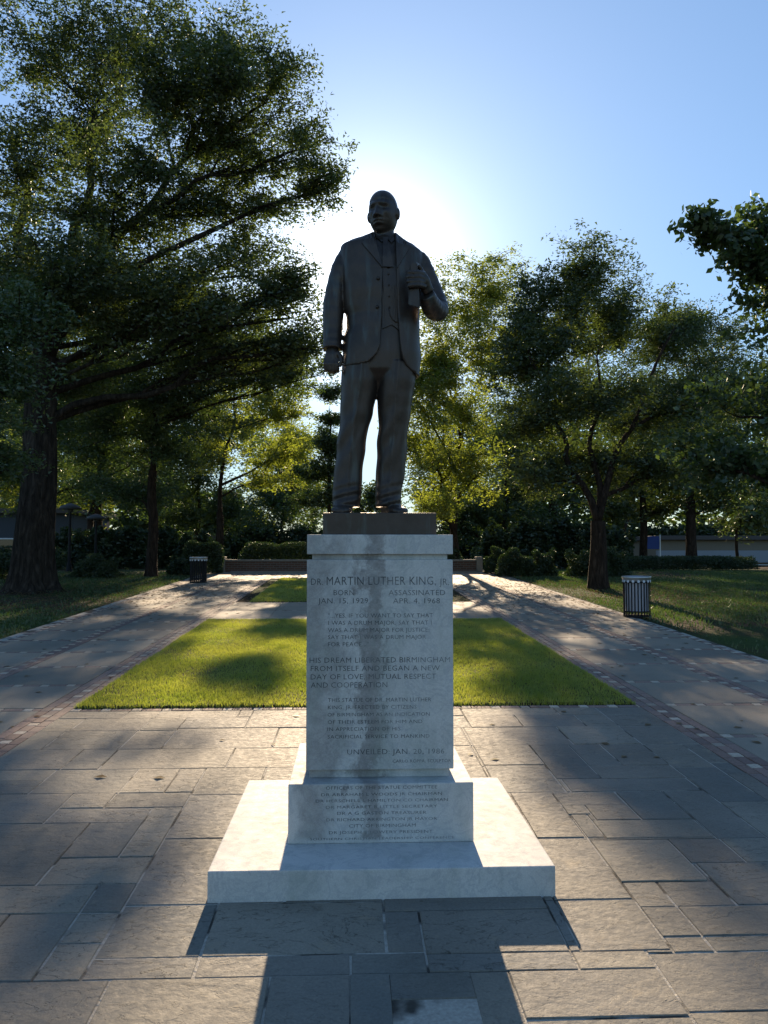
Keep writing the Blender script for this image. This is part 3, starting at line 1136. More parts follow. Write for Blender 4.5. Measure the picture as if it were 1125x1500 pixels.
loft(body, [(535, 501, 558, .120, 4.53), (560, 499.5, 555, .122, 4.53), (580, 499, 551.5, .112, 4.53), (602, 498.5, 546.5, .102, 4.525), (627, 496.5, 540.5, .093, 4.52),
            (655, 493.5, 535, .086, 4.515), (694, 489, 531, .080, 4.51), (725, 486.5, 529.5, .084, 4.505), (743, 487, 527, .092, 4.50)], 44, 2.2, 3, crease)
loft(body, [(535, 554, 611, .120, 4.53), (560, 553, 608, .122, 4.53), (580, 552.5, 605, .112, 4.53), (602, 553.5, 601.5, .102, 4.53), (627, 554, 598.5, .093, 4.53),
            (655, 552.5, 596, .086, 4.53), (694, 550.5, 593.5, .080, 4.53), (720, 549.5, 588, .084, 4.525), (743, 550, 587, .092, 4.52)], 44, 2.2, 3, crease)


# right hand (hanging, loosely closed)
def Pm(px, py, Y): return P(px, py, Y)


body.tube([Pm(487, 503, 4.50), Pm(487, 513, 4.495), Pm(486.5, 521, 4.49), Pm(486, 530, 4.487)], [.032, .034, .043, .040], 16, flat=.62)
for k, (xa, ln, yy) in enumerate(((477, 11, 4.475), (482.5, 14, 4.468), (488, 14.5, 4.466), (493.5, 12.5, 4.47))):
    body.tube([Pm(xa, 526, yy + .012), Pm(xa - .5, 533, yy), Pm(xa + .3, 533 + ln * .7, yy + .006), Pm(xa + 1.4, 532 + ln, yy + .03), Pm(xa + 1.8, 530 + ln * .7, yy + .05)],
              [.0125, .0125, .0115, .0105, .009], 10)
body.tube([Pm(494, 516, 4.48), Pm(499, 522, 4.462), Pm(500, 530, 4.455), Pm(498, 537, 4.457)], [.014, .0135, .012, .010], 10)
# left hand round the book
body.tube([Pm(628, 428, 4.335), Pm(624.5, 421, 4.32), Pm(620, 412, 4.305), Pm(617, 406, 4.298)], [.033, .034, .040, .036], 16, flat=.62)
for k, (y0, y1, xt) in enumerate(((399.5, 397.5, 597.5), (405.5, 404.5, 595.3), (412, 411.5, 596), (418, 418.5, 599))):
    body.tube([Pm(622, y0 + 2, 4.300), Pm(613, y0 - .5, 4.262), Pm(605, y0, 4.242), Pm(599, (y0 + y1) / 2 + .5, 4.245), Pm(xt, y1 + 1, 4.262)],
              [.0145, .0140, .0130, .0122, .0105], 12)
body.tube([Pm(622, 408, 4.31), Pm(619, 400, 4.305), Pm(616, 393, 4.295), Pm(613, 388.5, 4.288)], [.015, .014, .0125, .011], 10)
# shoes
def shoe(cx, toe_dx, heel_y, toe_y, w_):
    a = Vector((cx, heel_y, SZ0)); b = Vector((cx + toe_dx, toe_y, SZ0))
    d = b - a; L = d.length; d.normalize(); s = Vector((-d.y, d.x, 0))
    prof = [(0, .030, .055), (.08, .036, .070), (.25, .038, .085), (.42, .040, .082), (.6, .046, .058), (.78, .048, .044), (.92, .040, .036), (1.0, .018, .024)]
    V, F = [], []
    n2 = 16
    for t, hw, hh in prof:
        for k in range(n2):
            u = 2 * math.pi * k / n2
            c, q = sup(u, 2.8)
            V.append(a + d * (t * L) + s * (hw * w_ * c) + Vector((0, 0, hh * .5 * (1 + q) + .001)))
    for i in range(len(prof) - 1):
        for k in range(n2):
            F.append((i * n2 + k, (i + 1) * n2 + k, (i + 1) * n2 + (k + 1) % n2, i * n2 + (k + 1) % n2))
    F.append(tuple(range(n2))[::-1]); F.append(tuple((len(prof) - 1) * n2 + k for k in range(n2)))
    body.add(V, F)


shoe(P(506, 750, 4.55).x, -.028, 4.60, 4.335, 1.2)
shoe(P(566, 750, 4.55).x, .078, 4.60, 4.37, 1.15)
voxel(body, 'figure', .005, stat, M['bronze'], 1)

# jacket: thick shell open down the front
jrows = [(345, 543, 582, .075, 4.545), (351, 527, 590, .095, 4.54), (357, 509, 599, .110, 4.535), (362, 499, 609, .120, 4.53), (370, 498, 618, .128, 4.53), (385, 499, 620, .135, 4.53), (400, 500, 619, .140, 4.528),
         (430, 502, 617, .140, 4.526), (452, 504, 614.5, .138, 4.53), (466, 508, 614.5, .138, 4.53), (482, 508, 615, .145, 4.53), (496, 503, 615, .146, 4.53), (520, 501.5, 616, .150, 4.53), (552, 500.5, 613, .152, 4.53)]
open_l = [(346, 549), (360, 549.5), (380, 553), (403, 560.2), (464, 560), (505, 557.5), (515, 556.5), (524, 552.5), (532, 546), (538, 538), (541.5, 522), (543.5, 505)]
open_r = [(346, 579), (372, 581), (403, 581), (464, 583.5), (505, 586.5), (522, 588.5), (532, 591), (541, 596.5), (546, 603), (550, 612)]


def lerp1(rows, py):
    return lerp_rows(rows, py)[0]


def jacket_front(px, py):
    """world point of the jacket's outer front surface seen at px, py"""
    xl, xr, d, yc = lerp_rows(jrows, py)
    a, b = P(xl, py, yc), P(xr, py, yc)
    cx, rx = (a.x + b.x) / 2, (b.x - a.x) / 2
    X = P(px, py, yc - d).x
    q = min(.999, abs((X - cx) / rx))
    e = 2.4
    return Vector((X, yc - d * (1 - q ** e) ** (1 / e), a.z))


jk = MB()
n_ = 72
rowsV = []
pys = [345 + (552 - 345) * i / 90 for i in range(91)]
T = .014
for py in pys:
    xl, xr, d, yc = lerp_rows(jrows, py)
    a, b = P(xl, py, yc), P(xr, py, yc)
    cx, rx, z = (a.x + b.x) / 2, (b.x - a.x) / 2, a.z
    e = 2.4

    def ang(px):
        X = P(px, py, yc - d).x
        q = max(-.999, min(.999, (X - cx) / rx))
        c = math.copysign(abs(q) ** (e / 2), q)
        return -math.acos(c)          # front side: sin negative
    uL = ang(lerp1(open_l, py)) if py < 541 else -math.pi + .02
    uR = ang(lerp1(open_r, py))
    if py > 543.5: uL = -math.pi + .02
    # from the right edge round the back to the left edge
    u0, u1 = uR, uL + 2 * math.pi
    row = []
    for k in range(n_ + 1):
        u = u0 + (u1 - u0) * k / n_
        c, s = sup(u, e)
        fold = .005 * math.sin(5 * u + py * .05) * max(0, (py - 440) / 110)
        o_ = Vector((cx + (rx + fold) * c, yc + (d + fold) * s, z))
        i_ = Vector((cx + (rx - T) * c, yc + (d - T) * s, z))
        if py > 541 and s < 0 and c < 0: o_.z = i_.z = P(500, 541 + (py - 541) * .2, yc).z
        row.append((o_, i_))
    rowsV.append(row)
for row in rowsV:
    jk.V += [tuple(p[0]) for p in row] + [tuple(p[1]) for p in row]
w2 = 2 * (n_ + 1)
m_ = len(rowsV)
for i in range(m_ - 1):
    for k in range(n_):
        a, b = i * w2 + k, (i + 1) * w2 + k
        jk.F.append((a, b, b + 1, a + 1))
        a += n_ + 1; b += n_ + 1
        jk.F.append((a, a + 1, b + 1, b))
    for k in (0, n_):
        a, b = i * w2 + k, (i + 1) * w2 + k
        q = (a, a + n_ + 1, b + n_ + 1, b)
        jk.F.append(q if k == 0 else q[::-1])
for i in (0, m_ - 1):
    for k in range(n_):
        a = i * w2 + k
        q = (a, a + 1, a + n_ + 2, a + n_ + 1)
        jk.F.append(q if i == 0 else q[::-1])
# sleeves
def limb(mb, pts, n2=24, wr=.0, seed=0, flat=1.0):
    P_, r_ = [], []
    for i in range(len(pts) - 1):
        for t in range(6):
            f = t / 6
            p0, p1 = pts[i], pts[i + 1]
            pa, pb = Vector(p0[0]), Vector(p1[0])
            P_.append(pa.lerp(pb, f))
            r_.append(p0[1] + (p1[1] - p0[1]) * f + wr * math.sin((i * 6 + t) * 1.7 + seed))
    P_.append(Vector(pts[-1][0])); r_.append(pts[-1][1])
    # smooth the path
    for _ in range(3):
        P_ = [P_[0]] + [(P_[i - 1] + P_[i] * 2 + P_[i + 1]) / 4 for i in range(1, len(P_) - 1)] + [P_[-1]]
    mb.tube(P_, r_, n2, flat=flat)


limb(jk, [(P(511, 369, 4.535), .035), (P(505.5, 376, 4.535), .046), (P(499, 393, 4.53), .054), (P(493, 418, 4.53), .057), (P(488.5, 448, 4.53), .062), (P(487.5, 478, 4.52), .058), (P(486.8, 500, 4.505), .053), (P(486.5, 512, 4.50), .055)], wr=.0012)
limb(jk, [(P(610, 373, 4.535), .034), (P(617, 381, 4.535), .046), (P(625, 402, 4.53), .052), (P(634, 427, 4.52), .056), (P(641, 446, 4.50), .060), (P(642, 456, 4.47), .060), (P(637, 455, 4.44), .060), (P(631, 447, 4.40), .057), (P(627, 438, 4.36), .051), (P(624, 431, 4.335), .047)], wr=.0015, seed=2)
voxel(jk, 'jacket', .0054, stat, M['bronze'], 1)


def patch(name, outline, off, thick, surf=jacket_front, seg=.0, round_=True):
    """a flat cloth piece lying on the figure's front, given by its outline"""
    pts = []
    for a, b in zip(outline, outline[1:] + outline[:1]):
        k = max(1, int(math.hypot(b[0] - a[0], b[1] - a[1]) / 4))
        for q in range(k):
            pts.append((a[0] + (b[0] - a[0]) * q / k, a[1] + (b[1] - a[1]) * q / k))
    bm = bmesh.new()
    vs = [bm.verts.new((p[0], 0, -p[1])) for p in pts]
    f = bm.faces.new(vs)
    bmesh.ops.triangulate(bm, faces=[f])
    bmesh.ops.subdivide_edges(bm, edges=[e for e in bm.edges if e.calc_length() > 5], cuts=2, use_grid_fill=False)
    bmesh.ops.triangulate(bm, faces=bm.faces[:])
    ret = bmesh.ops.extrude_face_region(bm, geom=bm.faces[:])
    top = {e for e in ret['geom'] if isinstance(e, bmesh.types.BMVert)}
    for v in bm.verts:
        s = surf(v.co.x, -v.co.z)
        v.co = (s.x - SX, s.y - YS - (off if v in top else off - thick), s.z - 1.687)
    bmesh.ops.recalc_face_normals(bm, faces=bm.faces)
    me = bpy.data.meshes.new(name)
    bm.to_mesh(me); bm.free()
    return link(name, me, M['bronze'], stat)


def vest_front(px, py):
    rows = [(352, 541, 585, .07, 4.54), (362, 522, 603, .095, 4.535), (385, 514, 610, .115, 4.53), (430, 514, 611, .122, 4.525), (470, 515, 609, .120, 4.53), (520, 508, 611, .125, 4.53)]
    xl, xr, d, yc = lerp_rows(rows, py)
    a, b = P(xl, py, yc), P(xr, py, yc)
    cx, rx = (a.x + b.x) / 2, (b.x - a.x) / 2
    X = P(px, py, yc - d).x
    q = min(.99, abs((X - cx) / rx))
    return Vector((X, yc - d * (1 - q ** 2.3) ** (1 / 2.3), a.z))


patch('lapel', [(547, 347), (541, 351), (534, 357), (537.5, 361), (529.5, 367), (535, 374), (546, 387), (560, 404), (555.5, 386), (550, 365)], .010, .018)
patch('lapel', [(580, 347), (589, 355), (596, 363), (592.5, 366), (600.5, 370.5), (597, 379), (589, 392), (581.5, 404), (580.5, 385), (580, 365)], .010, .018)
patch('collar', [(549, 348), (555, 350), (564.5, 357.5), (559.5, 364), (551.5, 357)], .010, .012, vest_front)
patch('collar', [(579, 348), (573, 350), (567, 357.5), (573.5, 365), (580, 357)], .010, .012, vest_front)
patch('tie', [(561, 357), (568.5, 357), (568, 363.5), (572, 380), (576.5, 402), (560, 402), (560.5, 380), (561.8, 363.5)], .019, .026, vest_front)
patch('waistcoat', [(560, 398), (568.5, 405), (580, 397), (583, 465), (586, 492), (574, 484), (560, 490)], .010, .02, vest_front)
for px, py in ((554, 419.5), (552.5, 460)):
    c = jacket_front(px, py)
    MB().tube([c + Vector((0, .004, 0)), c + Vector((0, -.012, 0))], [.011, .009], 14).build('button', M['bronze'], stat, True, (-SX, -YS, -1.687))
for px, py in ((569, 412), (569.5, 428), (570, 444), (570.5, 460)):
    c = vest_front(px, py)
    MB().tube([c + Vector((0, -.004, 0)), c + Vector((0, -.016, 0))], [.006, .005], 10).build('button', M['bronze'], stat, True, (-SX, -YS, -1.687))
mb = MB()
mb.tube([vest_front(569, 461) - Vector((0, .014, 0)), vest_front(571, 470) - Vector((0, .016, 0)), vest_front(575, 477) - Vector((0, .016, 0)), vest_front(580, 480.5) - Vector((0, .016, 0)), vest_front(584, 480) - Vector((0, .014, 0))], .0028, 6)
mb.build('watch_chain', M['bronze'], stat, True, (-SX, -YS, -1.687))
# book
bk = MB()
def obox(mb, pts_bot, pts_top):
    V = list(pts_bot) + list(pts_top)
    mb.add(V, [(0, 3, 2, 1), (4, 5, 6, 7), (0, 1, 5, 4), (1, 2, 6, 5), (2, 3, 7, 6), (3, 0, 4, 7)])
bt_, tp_ = [], []
for (px, py, Y) in ((597.5, 447, 4.262), (614.5, 452, 4.275), (618, 449, 4.345), (601, 445, 4.335)):
    bt_.append(P(px, py, Y))
for (px, py, Y) in ((600, 386, 4.262), (611, 384, 4.275), (615, 385, 4.345), (603, 386, 4.335)):
    tp_.append(P(px, py, Y))
obox(bk, bt_, tp_)
o = bk.build('book', M['bronze'], stat, False, (-SX, -YS, -1.687))
bm = bmesh.new(); bm.from_mesh(o.data); bmesh.ops.recalc_face_normals(bm, faces=bm.faces); bmesh.ops.bevel(bm, geom=list(bm.edges), offset=.006, segments=2, affect='EDGES'); bm.to_mesh(o.data); bm.free()
bevel_box('base_plate', -.302, .302, -.300, .300, 0, SZ0 - 1.687, M['bronze'], stat, .004)


# ------------------------------------------------------------------ trees
def smooth_path(pts, it=2):
    pts = [Vector(p) for p in pts]
    for _ in range(it):
        q = [pts[0]]
        for a, b in zip(pts[:-1], pts[1:]):
            q += [a.lerp(b, .25), a.lerp(b, .75)]
        q.append(pts[-1])
        pts = q
    return pts


def wander(a, b, n_, amp, rnd, sag=0.0):
    a, b = Vector(a), Vector(b)
    L = (b - a).length
    out = [a]
    for i in range(1, n_):
        f = i / n_
        p = a.lerp(b, f)
        p += Vector((rnd.uniform(-1, 1), rnd.uniform(-1, 1), rnd.uniform(-.7, .7))) * amp * L * math.sin(math.pi * f)
        p.z += sag * L * math.sin(math.pi * f)
        out.append(p)
    out.append(b)
    return out


def leaves_at(centers, per, spread, size, rng, droop=0.0, flatness=.5, tri=False):
    n_ = len(centers) * per
    c = np.repeat(centers, per, axis=0)
    off = rng.normal(0, 1, (n_, 3))
    off *= (rng.uniform(0, 1, (n_, 1)) ** .4) / np.linalg.norm(off, axis=1, keepdims=True)
    rp = np.repeat(rng.uniform(.7, 1.9, len(centers)) * spread, per)[:, None]     # tight leafy puffs of several sizes
    off = off * rp * np.array([1, 1, .62])
    c = c + off
    # leaf axis and side
    ax = rng.normal(0, 1, (n_, 3)); ax[:, 2] = ax[:, 2] * flatness - droop
    ax /= np.linalg.norm(ax, axis=1, keepdims=True)
    q = rng.normal(0, 1, (n_, 3))
    sd_ = np.cross(ax, q); sd_ /= np.linalg.norm(sd_, axis=1, keepdims=True)
    s = rng.uniform(.7, 1.3, n_)[:, None] * size
    if tri:   # seen small from far: one bent-free face a leaf
        V = np.empty((n_, 3, 3), np.float32)
        V[:, 0] = c - ax * s * .5 + sd_ * s * .18
        V[:, 1] = c - ax * s * .3 - sd_ * s * .30
        V[:, 2] = c + ax * s * .55
        return V.reshape(-1, 3)
    V = np.empty((n_, 4, 3), np.float32)
    V[:, 0] = c - ax * s * .5
    V[:, 1] = c + sd_ * s * .30 + ax * s * .05
    V[:, 2] = c + ax * s * .5
    V[:, 3] = c - sd_ * s * .30 + ax * s * .05
    return V.reshape(-1, 3)


LEAVES = 0


def tree(base, r0, fork, blobs, label, leaf='oak_leaf', bark='bark', size=.11, per=26, spread=.24, seed=1, cl=9.0,
         lean=(0, 0), cat='tree', name='tree', flare=1.5, group=None, sub=5, limbr=.55, droop=0.0, trunk_top=None, kids=2, leaders=1):
    """blobs: (x, y, z, rx, ry, rz, density) in world metres"""
    global LEAVES
    rnd = random.Random(seed)
    rng = np.random.default_rng(seed)
    bx_, by_ = base
    bz = G1(by_) - .05
    root = empty(name, (bx_, by_, bz))
    tag(root, label, cat, group)
    o0 = Vector((bx_, by_, bz))
    tb = MB()
    top = Vector((bx_ + lean[0], by_ + lean[1], bz + fork))
    path = smooth_path(wander(o0, top, 4, .02, rnd), 2)
    L = len(path)
    rad = []
    for i in range(L):
        f = i / (L - 1)
        rad.append(r0 * ((1 - .3 * f) + (flare - 1) * math.exp(-f * fork / (r0 * 1.3))))
    # fluted trunk
    nn = 20
    V, F = [], []
    ph = [rnd.uniform(0, 6.28) for _ in range(3)]
    for i, p in enumerate(path):
        h = p.z - bz
        fl_ = math.exp(-h / (r0 * 2.2))
        for k in range(nn):
            u = 2 * math.pi * k / nn
            rr = rad[i] * (1 + (.05 + .22 * fl_ * (flare - 1)) * math.sin(5 * u + ph[0]) + .05 * math.sin(3 * u + ph[1] + h * .4))
            V.append(p - o0 + Vector((math.cos(u) * rr, math.sin(u) * rr, 0)))
    for i in range(L - 1):
        for k in range(nn):
            F.append((i * nn + k, i * nn + (k + 1) % nn, (i + 1) * nn + (k + 1) % nn, (i + 1) * nn + k))
    tb.add(V, F)
    rt = rad[-1]
    centers = []
    # leaders: the trunk goes on up through the crown, the limbs leave it on the way
    zt_ = max(b_[2] for b_ in blobs)
    wts = sum(b_[3] * b_[5] for b_ in blobs)
    mx_ = sum(b_[0] * b_[3] * b_[5] for b_ in blobs) / wts; my_ = sum(b_[1] * b_[3] * b_[5] for b_ in blobs) / wts
    nodes = [(p, rad[i]) for i, p in enumerate(path) if p.z - bz > fork * .45]
    nl = leaders
    for li in range(nl):
        q = (li - (nl - 1) / 2)
        tip = Vector((top.x + (mx_ - top.x) * .45 + q * (zt_ - top.z) * .28, top.y + (my_ - top.y) * .45 + rnd.uniform(-1, 1) * (nl > 1), top.z + (zt_ - top.z) * rnd.uniform(.62, .78)))
        lp = smooth_path(wander(top, tip, 6, .05, rnd), 1)
        r_a = rt * (.8 if nl == 1 else .62)
        lr = [r_a * (1 - .8 * i / (len(lp) - 1)) for i in range(len(lp))]
        tb.tube([p - o0 for p in lp], lr, 10)
        nodes += [(p, lr[i]) for i, p in enumerate(lp) if i > 0]
    for bi, bl in enumerate(blobs):
        x, y, z, rx, ry, rz = bl[:6]
        dens = bl[6] if len(bl) > 6 else 1.0
        C_ = Vector((x, y, z))
        # limb from the trunk top (or a point up the trunk for low blobs)
        best = min(nodes, key=lambda q: (q[0] - C_).length + max(0, q[0].z - (z - .35 * math.hypot(q[0].x - x, q[0].y - y))) * 2.5)
        st = best[0].copy()
        mid = C_ + Vector((0, 0, -rz * .15))
        lp = smooth_path(wander(st, mid, 5, .07, rnd, .04), 1)
        dist = (C_ - st).length
        ra = min(best[1] * .75, max(.035, .022 * dist * limbr / .55))
        lr = [ra * (1 - .68 * (i / (len(lp) - 1))) for i in range(len(lp))]
        tb.tube([p - o0 for p in lp], lr, 9)
        ns = max(3, int(sub * (rx * ry * rz) ** .25 * 1.3))
        for s_ in range(ns):
            k = rnd.randint(len(lp) // 3, len(lp) - 1)
            d = Vector((rnd.gauss(0, 1), rnd.gauss(0, 1), rnd.gauss(.25, .8))).normalized()
            e = C_ + Vector((d.x * rx, d.y * ry, d.z * rz)) * rnd.uniform(.6, .97)
            sp_ = smooth_path(wander(lp[k], e, 4, .10, rnd, .03), 1)
            r1_ = max(.014, min(lr[k] * .6, .14))
            tb.tube([p - o0 for p in sp_], [r1_ * (1 - .85 * i / (len(sp_) - 1)) for i in range(len(sp_))], 6, cap=False)
            for i in range(2, len(sp_)):
                centers.append(sp_[i])
                for q in range(kids):
                    t_ = sp_[i] + Vector((rnd.gauss(0, 1), rnd.gauss(0, 1), rnd.gauss(.1, .7))) * (.28 * min(rx, ry, rz) ** .5)
                    if q == 0: tb.tube([sp_[i] - o0, (sp_[i] + t_) / 2 - o0 + Vector((0, 0, .05)), t_ - o0], [.011, .008, .004], 4, cap=False)
                    centers.append(t_)
        # fill with flat leafy puffs, shell-biased, a noise mask leaving holes between them
        nfill = int(1.45 * cl * dens * (rx * ry * rz) ** .85)
        for s_ in range(nfill * 2):
            d = Vector((rnd.gauss(0, 1), rnd.gauss(0, 1), rnd.gauss(0, 1))).normalized() * (rnd.random() ** .42)
            e = C_ + Vector((d.x * rx, d.y * ry, d.z * rz))
            if noise.noise(e * .62 + Vector((seed, 0, 0))) + .6 * noise.noise(e * 1.7) > .0:
                centers.append(e)
    centers = np.array([c[:] for c in centers], dtype=np.float32)
    bo = tb.build('trunk', M[bark], root, True)
    near = size > .16 and by_ < 20
    k = 4 if near else 3
    Vv = leaves_at(centers, per if near else int(per * 1.18), spread, size * .9, rng, droop, tri=not near) - np.array([bx_, by_, bz], np.float32)
    LEAVES += len(Vv) // k
    tris_mesh('crown', Vv, k, M[leaf], root)
    return root


def B(px, py, Y, rpx, rpy, ry=None, d=1.0):
    """crown lobe measured in the picture, at its real distance"""
    c = P(px, py, Y)
    k = Y / FPX
    rpx *= 1.24; rpy *= 1.22
    return (c.x, c.y, c.z, rpx * k, (rpx + rpy) / 2 * k if ry is None else ry, rpy * k, d)


# big oak, left
tree((-8.36, 21.3), .50, 6.2, [
    B(40, 60, 21, 110, 90), B(170, 40, 22, 110, 90), B(300, 60, 21, 85, 80, 2.0), B(390, 140, 20.5, 75, 65, 1.8), B(455, 205, 20.3, 50, 48, 1.5, .9),
    B(330, 200, 21.5, 80, 60, 2.0), B(130, 190, 23, 110, 70), B(20, 230, 21, 90, 90), B(360, 300, 22, 65, 50, 1.8), B(260, 310, 22, 90, 60),
    B(370, 395, 23, 65, 50, 1.8, 1.1), B(150, 330, 21, 100, 60), B(230, 420, 22.5, 100, 60, 2.0), B(10, 380, 20, 90, 80), B(100, 470, 22, 90, 60, 2.0),
    B(425, 455, 22, 45, 60, 1.5, .75), B(462, 500, 22, 32, 42, 1.3, .6), B(400, 520, 22.5, 50, 40, 1.6, .8), B(440, 415, 21.5, 30, 30, 1.0, .7), B(335, 470, 25, 50, 40, 1.8), B(470, 275, 20.5, 32, 35, 1.0, .8), B(90, 560, 24, 90, 50, 2), B(230, 450, 19, 100, 55, 1.6), B(330, 420, 19.5, 70, 50, 1.5), B(120, 400, 18.5, 90, 60, 1.5), B(200, 250, 19, 90, 60, 1.6), B(330, 120, 19.5, 70, 60, 1.5), B(230, 120, 19.5, 70, 60, 1.5), (-15, 23, 12, 5, 5, 5, .7), (-12, 28, 10, 4, 4, 4, .7)],
    'largest tree, thick ridged oak trunk at the left edge with a huge spreading crown', 'oak_leaf', 'oak_bark', .125, 24, .30, 3, 7.0, lean=(.2, 0), name='oak_tree', flare=1.6, limbr=.36, leaders=4)
# slim tree beside the left path
tree((-6.67, 26.9), .19, 3.6, [
    B(225, 560, 27, 90, 70), B(430, 532, 27, 38, 22, 1.4, 1.5), B(385, 550, 27, 38, 24, 1.5, 1.2), B(472, 545, 27, 16, 20, .8, 1.3), B(300, 490, 26, 85, 45, 1.8, 1.2), B(240, 500, 28, 90, 50, 2.5), B(200, 720, 29, 60, 40, 2), B(300, 600, 28, 70, 60, 2, .4), B(150, 620, 28, 70, 60), B(240, 660, 27, 80, 45, 1.6), B(130, 540, 29, 80, 60), B(330, 520, 29, 60, 55, 2, .5)],
    'slim dark tree with straight trunk rising by the left path behind the bin', 'dark_leaf', 'bark', .12, 24, .28, 5, 8.5)
# yellow-green backlit tree
tree((-6.0, 36.5), .2, 2.6, [
    B(400, 555, 36, 48, 48, 2.2, .5), B(440, 600, 36.5, 38, 42, 1.8, .4), B(360, 620, 37, 55, 55, 2.5, .45), B(430, 660, 36, 45, 35, 1.8, .2), B(385, 500, 37, 40, 35, 1.6, .6),
    B(330, 540, 38, 50, 55, 2.4, .6), B(310, 670, 36, 50, 35, 2, .4), B(390, 700, 36, 45, 25, 1.6, .3)],
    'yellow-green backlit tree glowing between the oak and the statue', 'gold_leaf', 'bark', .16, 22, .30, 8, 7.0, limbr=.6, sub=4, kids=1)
# thin conifer-like tree left of the statue legs
tree((-.85, 32.6), .09, 5.5, [
    B(489, 577, 32.6, 17, 9, .9, 1.1), B(485, 612, 32.6, 14, 8, .5, .3), B(474, 645, 32.6, 24, 20, .9, .6), B(496, 660, 32.6, 22, 18, .9, .6), B(480, 690, 32.6, 30, 22, 1.1, .6), B(496, 722, 32.6, 30, 22, 1.1, .6), B(462, 735, 32.6, 28, 24, 1.1, .6), B(450, 695, 33, 18, 20, .8, .5)],
    'thin straight tree with wispy tiers standing in the bright gap left of the statue', 'dark_leaf', 'bark', .12, 22, .22, 12, 10.0, limbr=.4)
# tree just right of the pedestal
tree((4.02, 31), .17, 3.0, [
    B(640, 440, 28, 38, 45, 1.4, .75), B(690, 420, 28.5, 42, 48, 1.6, .9), B(735, 425, 29, 35, 45, 1.5, .9), B(650, 520, 27, 45, 45, 1.6, .8), B(710, 510, 28, 55, 50, 2.0, .9),
    B(610, 550, 27.5, 18, 34, 1.0, 1.2), B(640, 545, 28, 30, 34, 1.3, 1.1), B(625, 600, 27, 38, 50, 1.5, .8), B(690, 600, 28, 55, 50, 2.0, .9), B(640, 680, 27, 42, 38, 1.5, .5), B(700, 690, 28, 50, 42, 1.8, .5), B(640, 735, 28, 35, 25, 1.2, .5), B(595, 650, 27.5, 20, 40, 1, .6)],
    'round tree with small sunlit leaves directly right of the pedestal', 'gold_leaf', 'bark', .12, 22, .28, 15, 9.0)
# main right tree
tree((6.7, 21.4), .25, 1.9, [
    B(880, 390, 23, 48, 45, 1.6), B(815, 425, 23, 42, 45, 1.4, .95), B(775, 450, 24, 35, 45, 1.3, .9), B(750, 540, 24, 40, 50, 1.5, .9), B(900, 470, 23, 60, 50, 1.8), B(810, 520, 22.5, 65, 55, 1.9), B(960, 500, 24, 55, 50, 1.8, .9),
    B(1020, 480, 26, 55, 40, 1.8, .85), B(870, 580, 22, 80, 50, 2), B(780, 610, 22, 60, 50, 1.7), B(960, 600, 23, 75, 55, 2), B(1050, 570, 25, 65, 60, 2), B(770, 690, 22, 55, 35, 1.4, .85), B(860, 670, 22.5, 70, 38, 1.7), B(960, 690, 23, 65, 38, 1.7)],
    'wide multi-stemmed tree with reddish brown trunk behind the right bin', 'mid_leaf', 'bark', .12, 25, .27, 21, 10.5, limbr=.8, flare=1.35, leaders=3)
# near tree at the right edge, trunk out of frame
tree((10.6, 15.0), .22, 3.2, [
    B(1085, 335, 15.5, 32, 20, .6, .5), B(1035, 345, 15.3, 24, 14, .45, .4), B(1115, 385, 15.5, 30, 35, .8, .8), B(1108, 430, 15.6, 26, 26, .7, .9), B(1065, 375, 15.4, 16, 14, .4, .8), B(1018, 325, 15.2, 8, 16, .3, .4), B(1120, 315, 15.5, 22, 28, .6, .7),
    B(1140, 470, 16, 55, 60, 1.3), B(1080, 600, 17, 75, 60, 1.4), B(1130, 700, 17, 70, 60, 1.5), B(1030, 680, 18, 45, 50, 1.0, .8), B(1180, 560, 15, 60, 80, 1.5)],
    'dark large-leaved tree reaching in from the right edge of the picture', 'dark_leaf', 'bark', .17, 13, .22, 27, 13.0, limbr=.5, droop=.6, kids=1)
# dark leafy boughs at the far left
tree((-11.6, 15.5), .2, 3.0, [
    B(-20, 520, 16, 90, 70, 1.4), B(40, 560, 16, 50, 55, 1.0, .9), B(-30, 640, 16, 90, 70, 1.4), B(20, 460, 16.5, 60, 40, 1.0, .9), B(15, 680, 16.5, 30, 45, .7, .8)],
    'small-leaved green tree whose low boughs hang in at the left edge', 'dark_leaf', 'bark', .11, 24, .22, 31, 12.0)
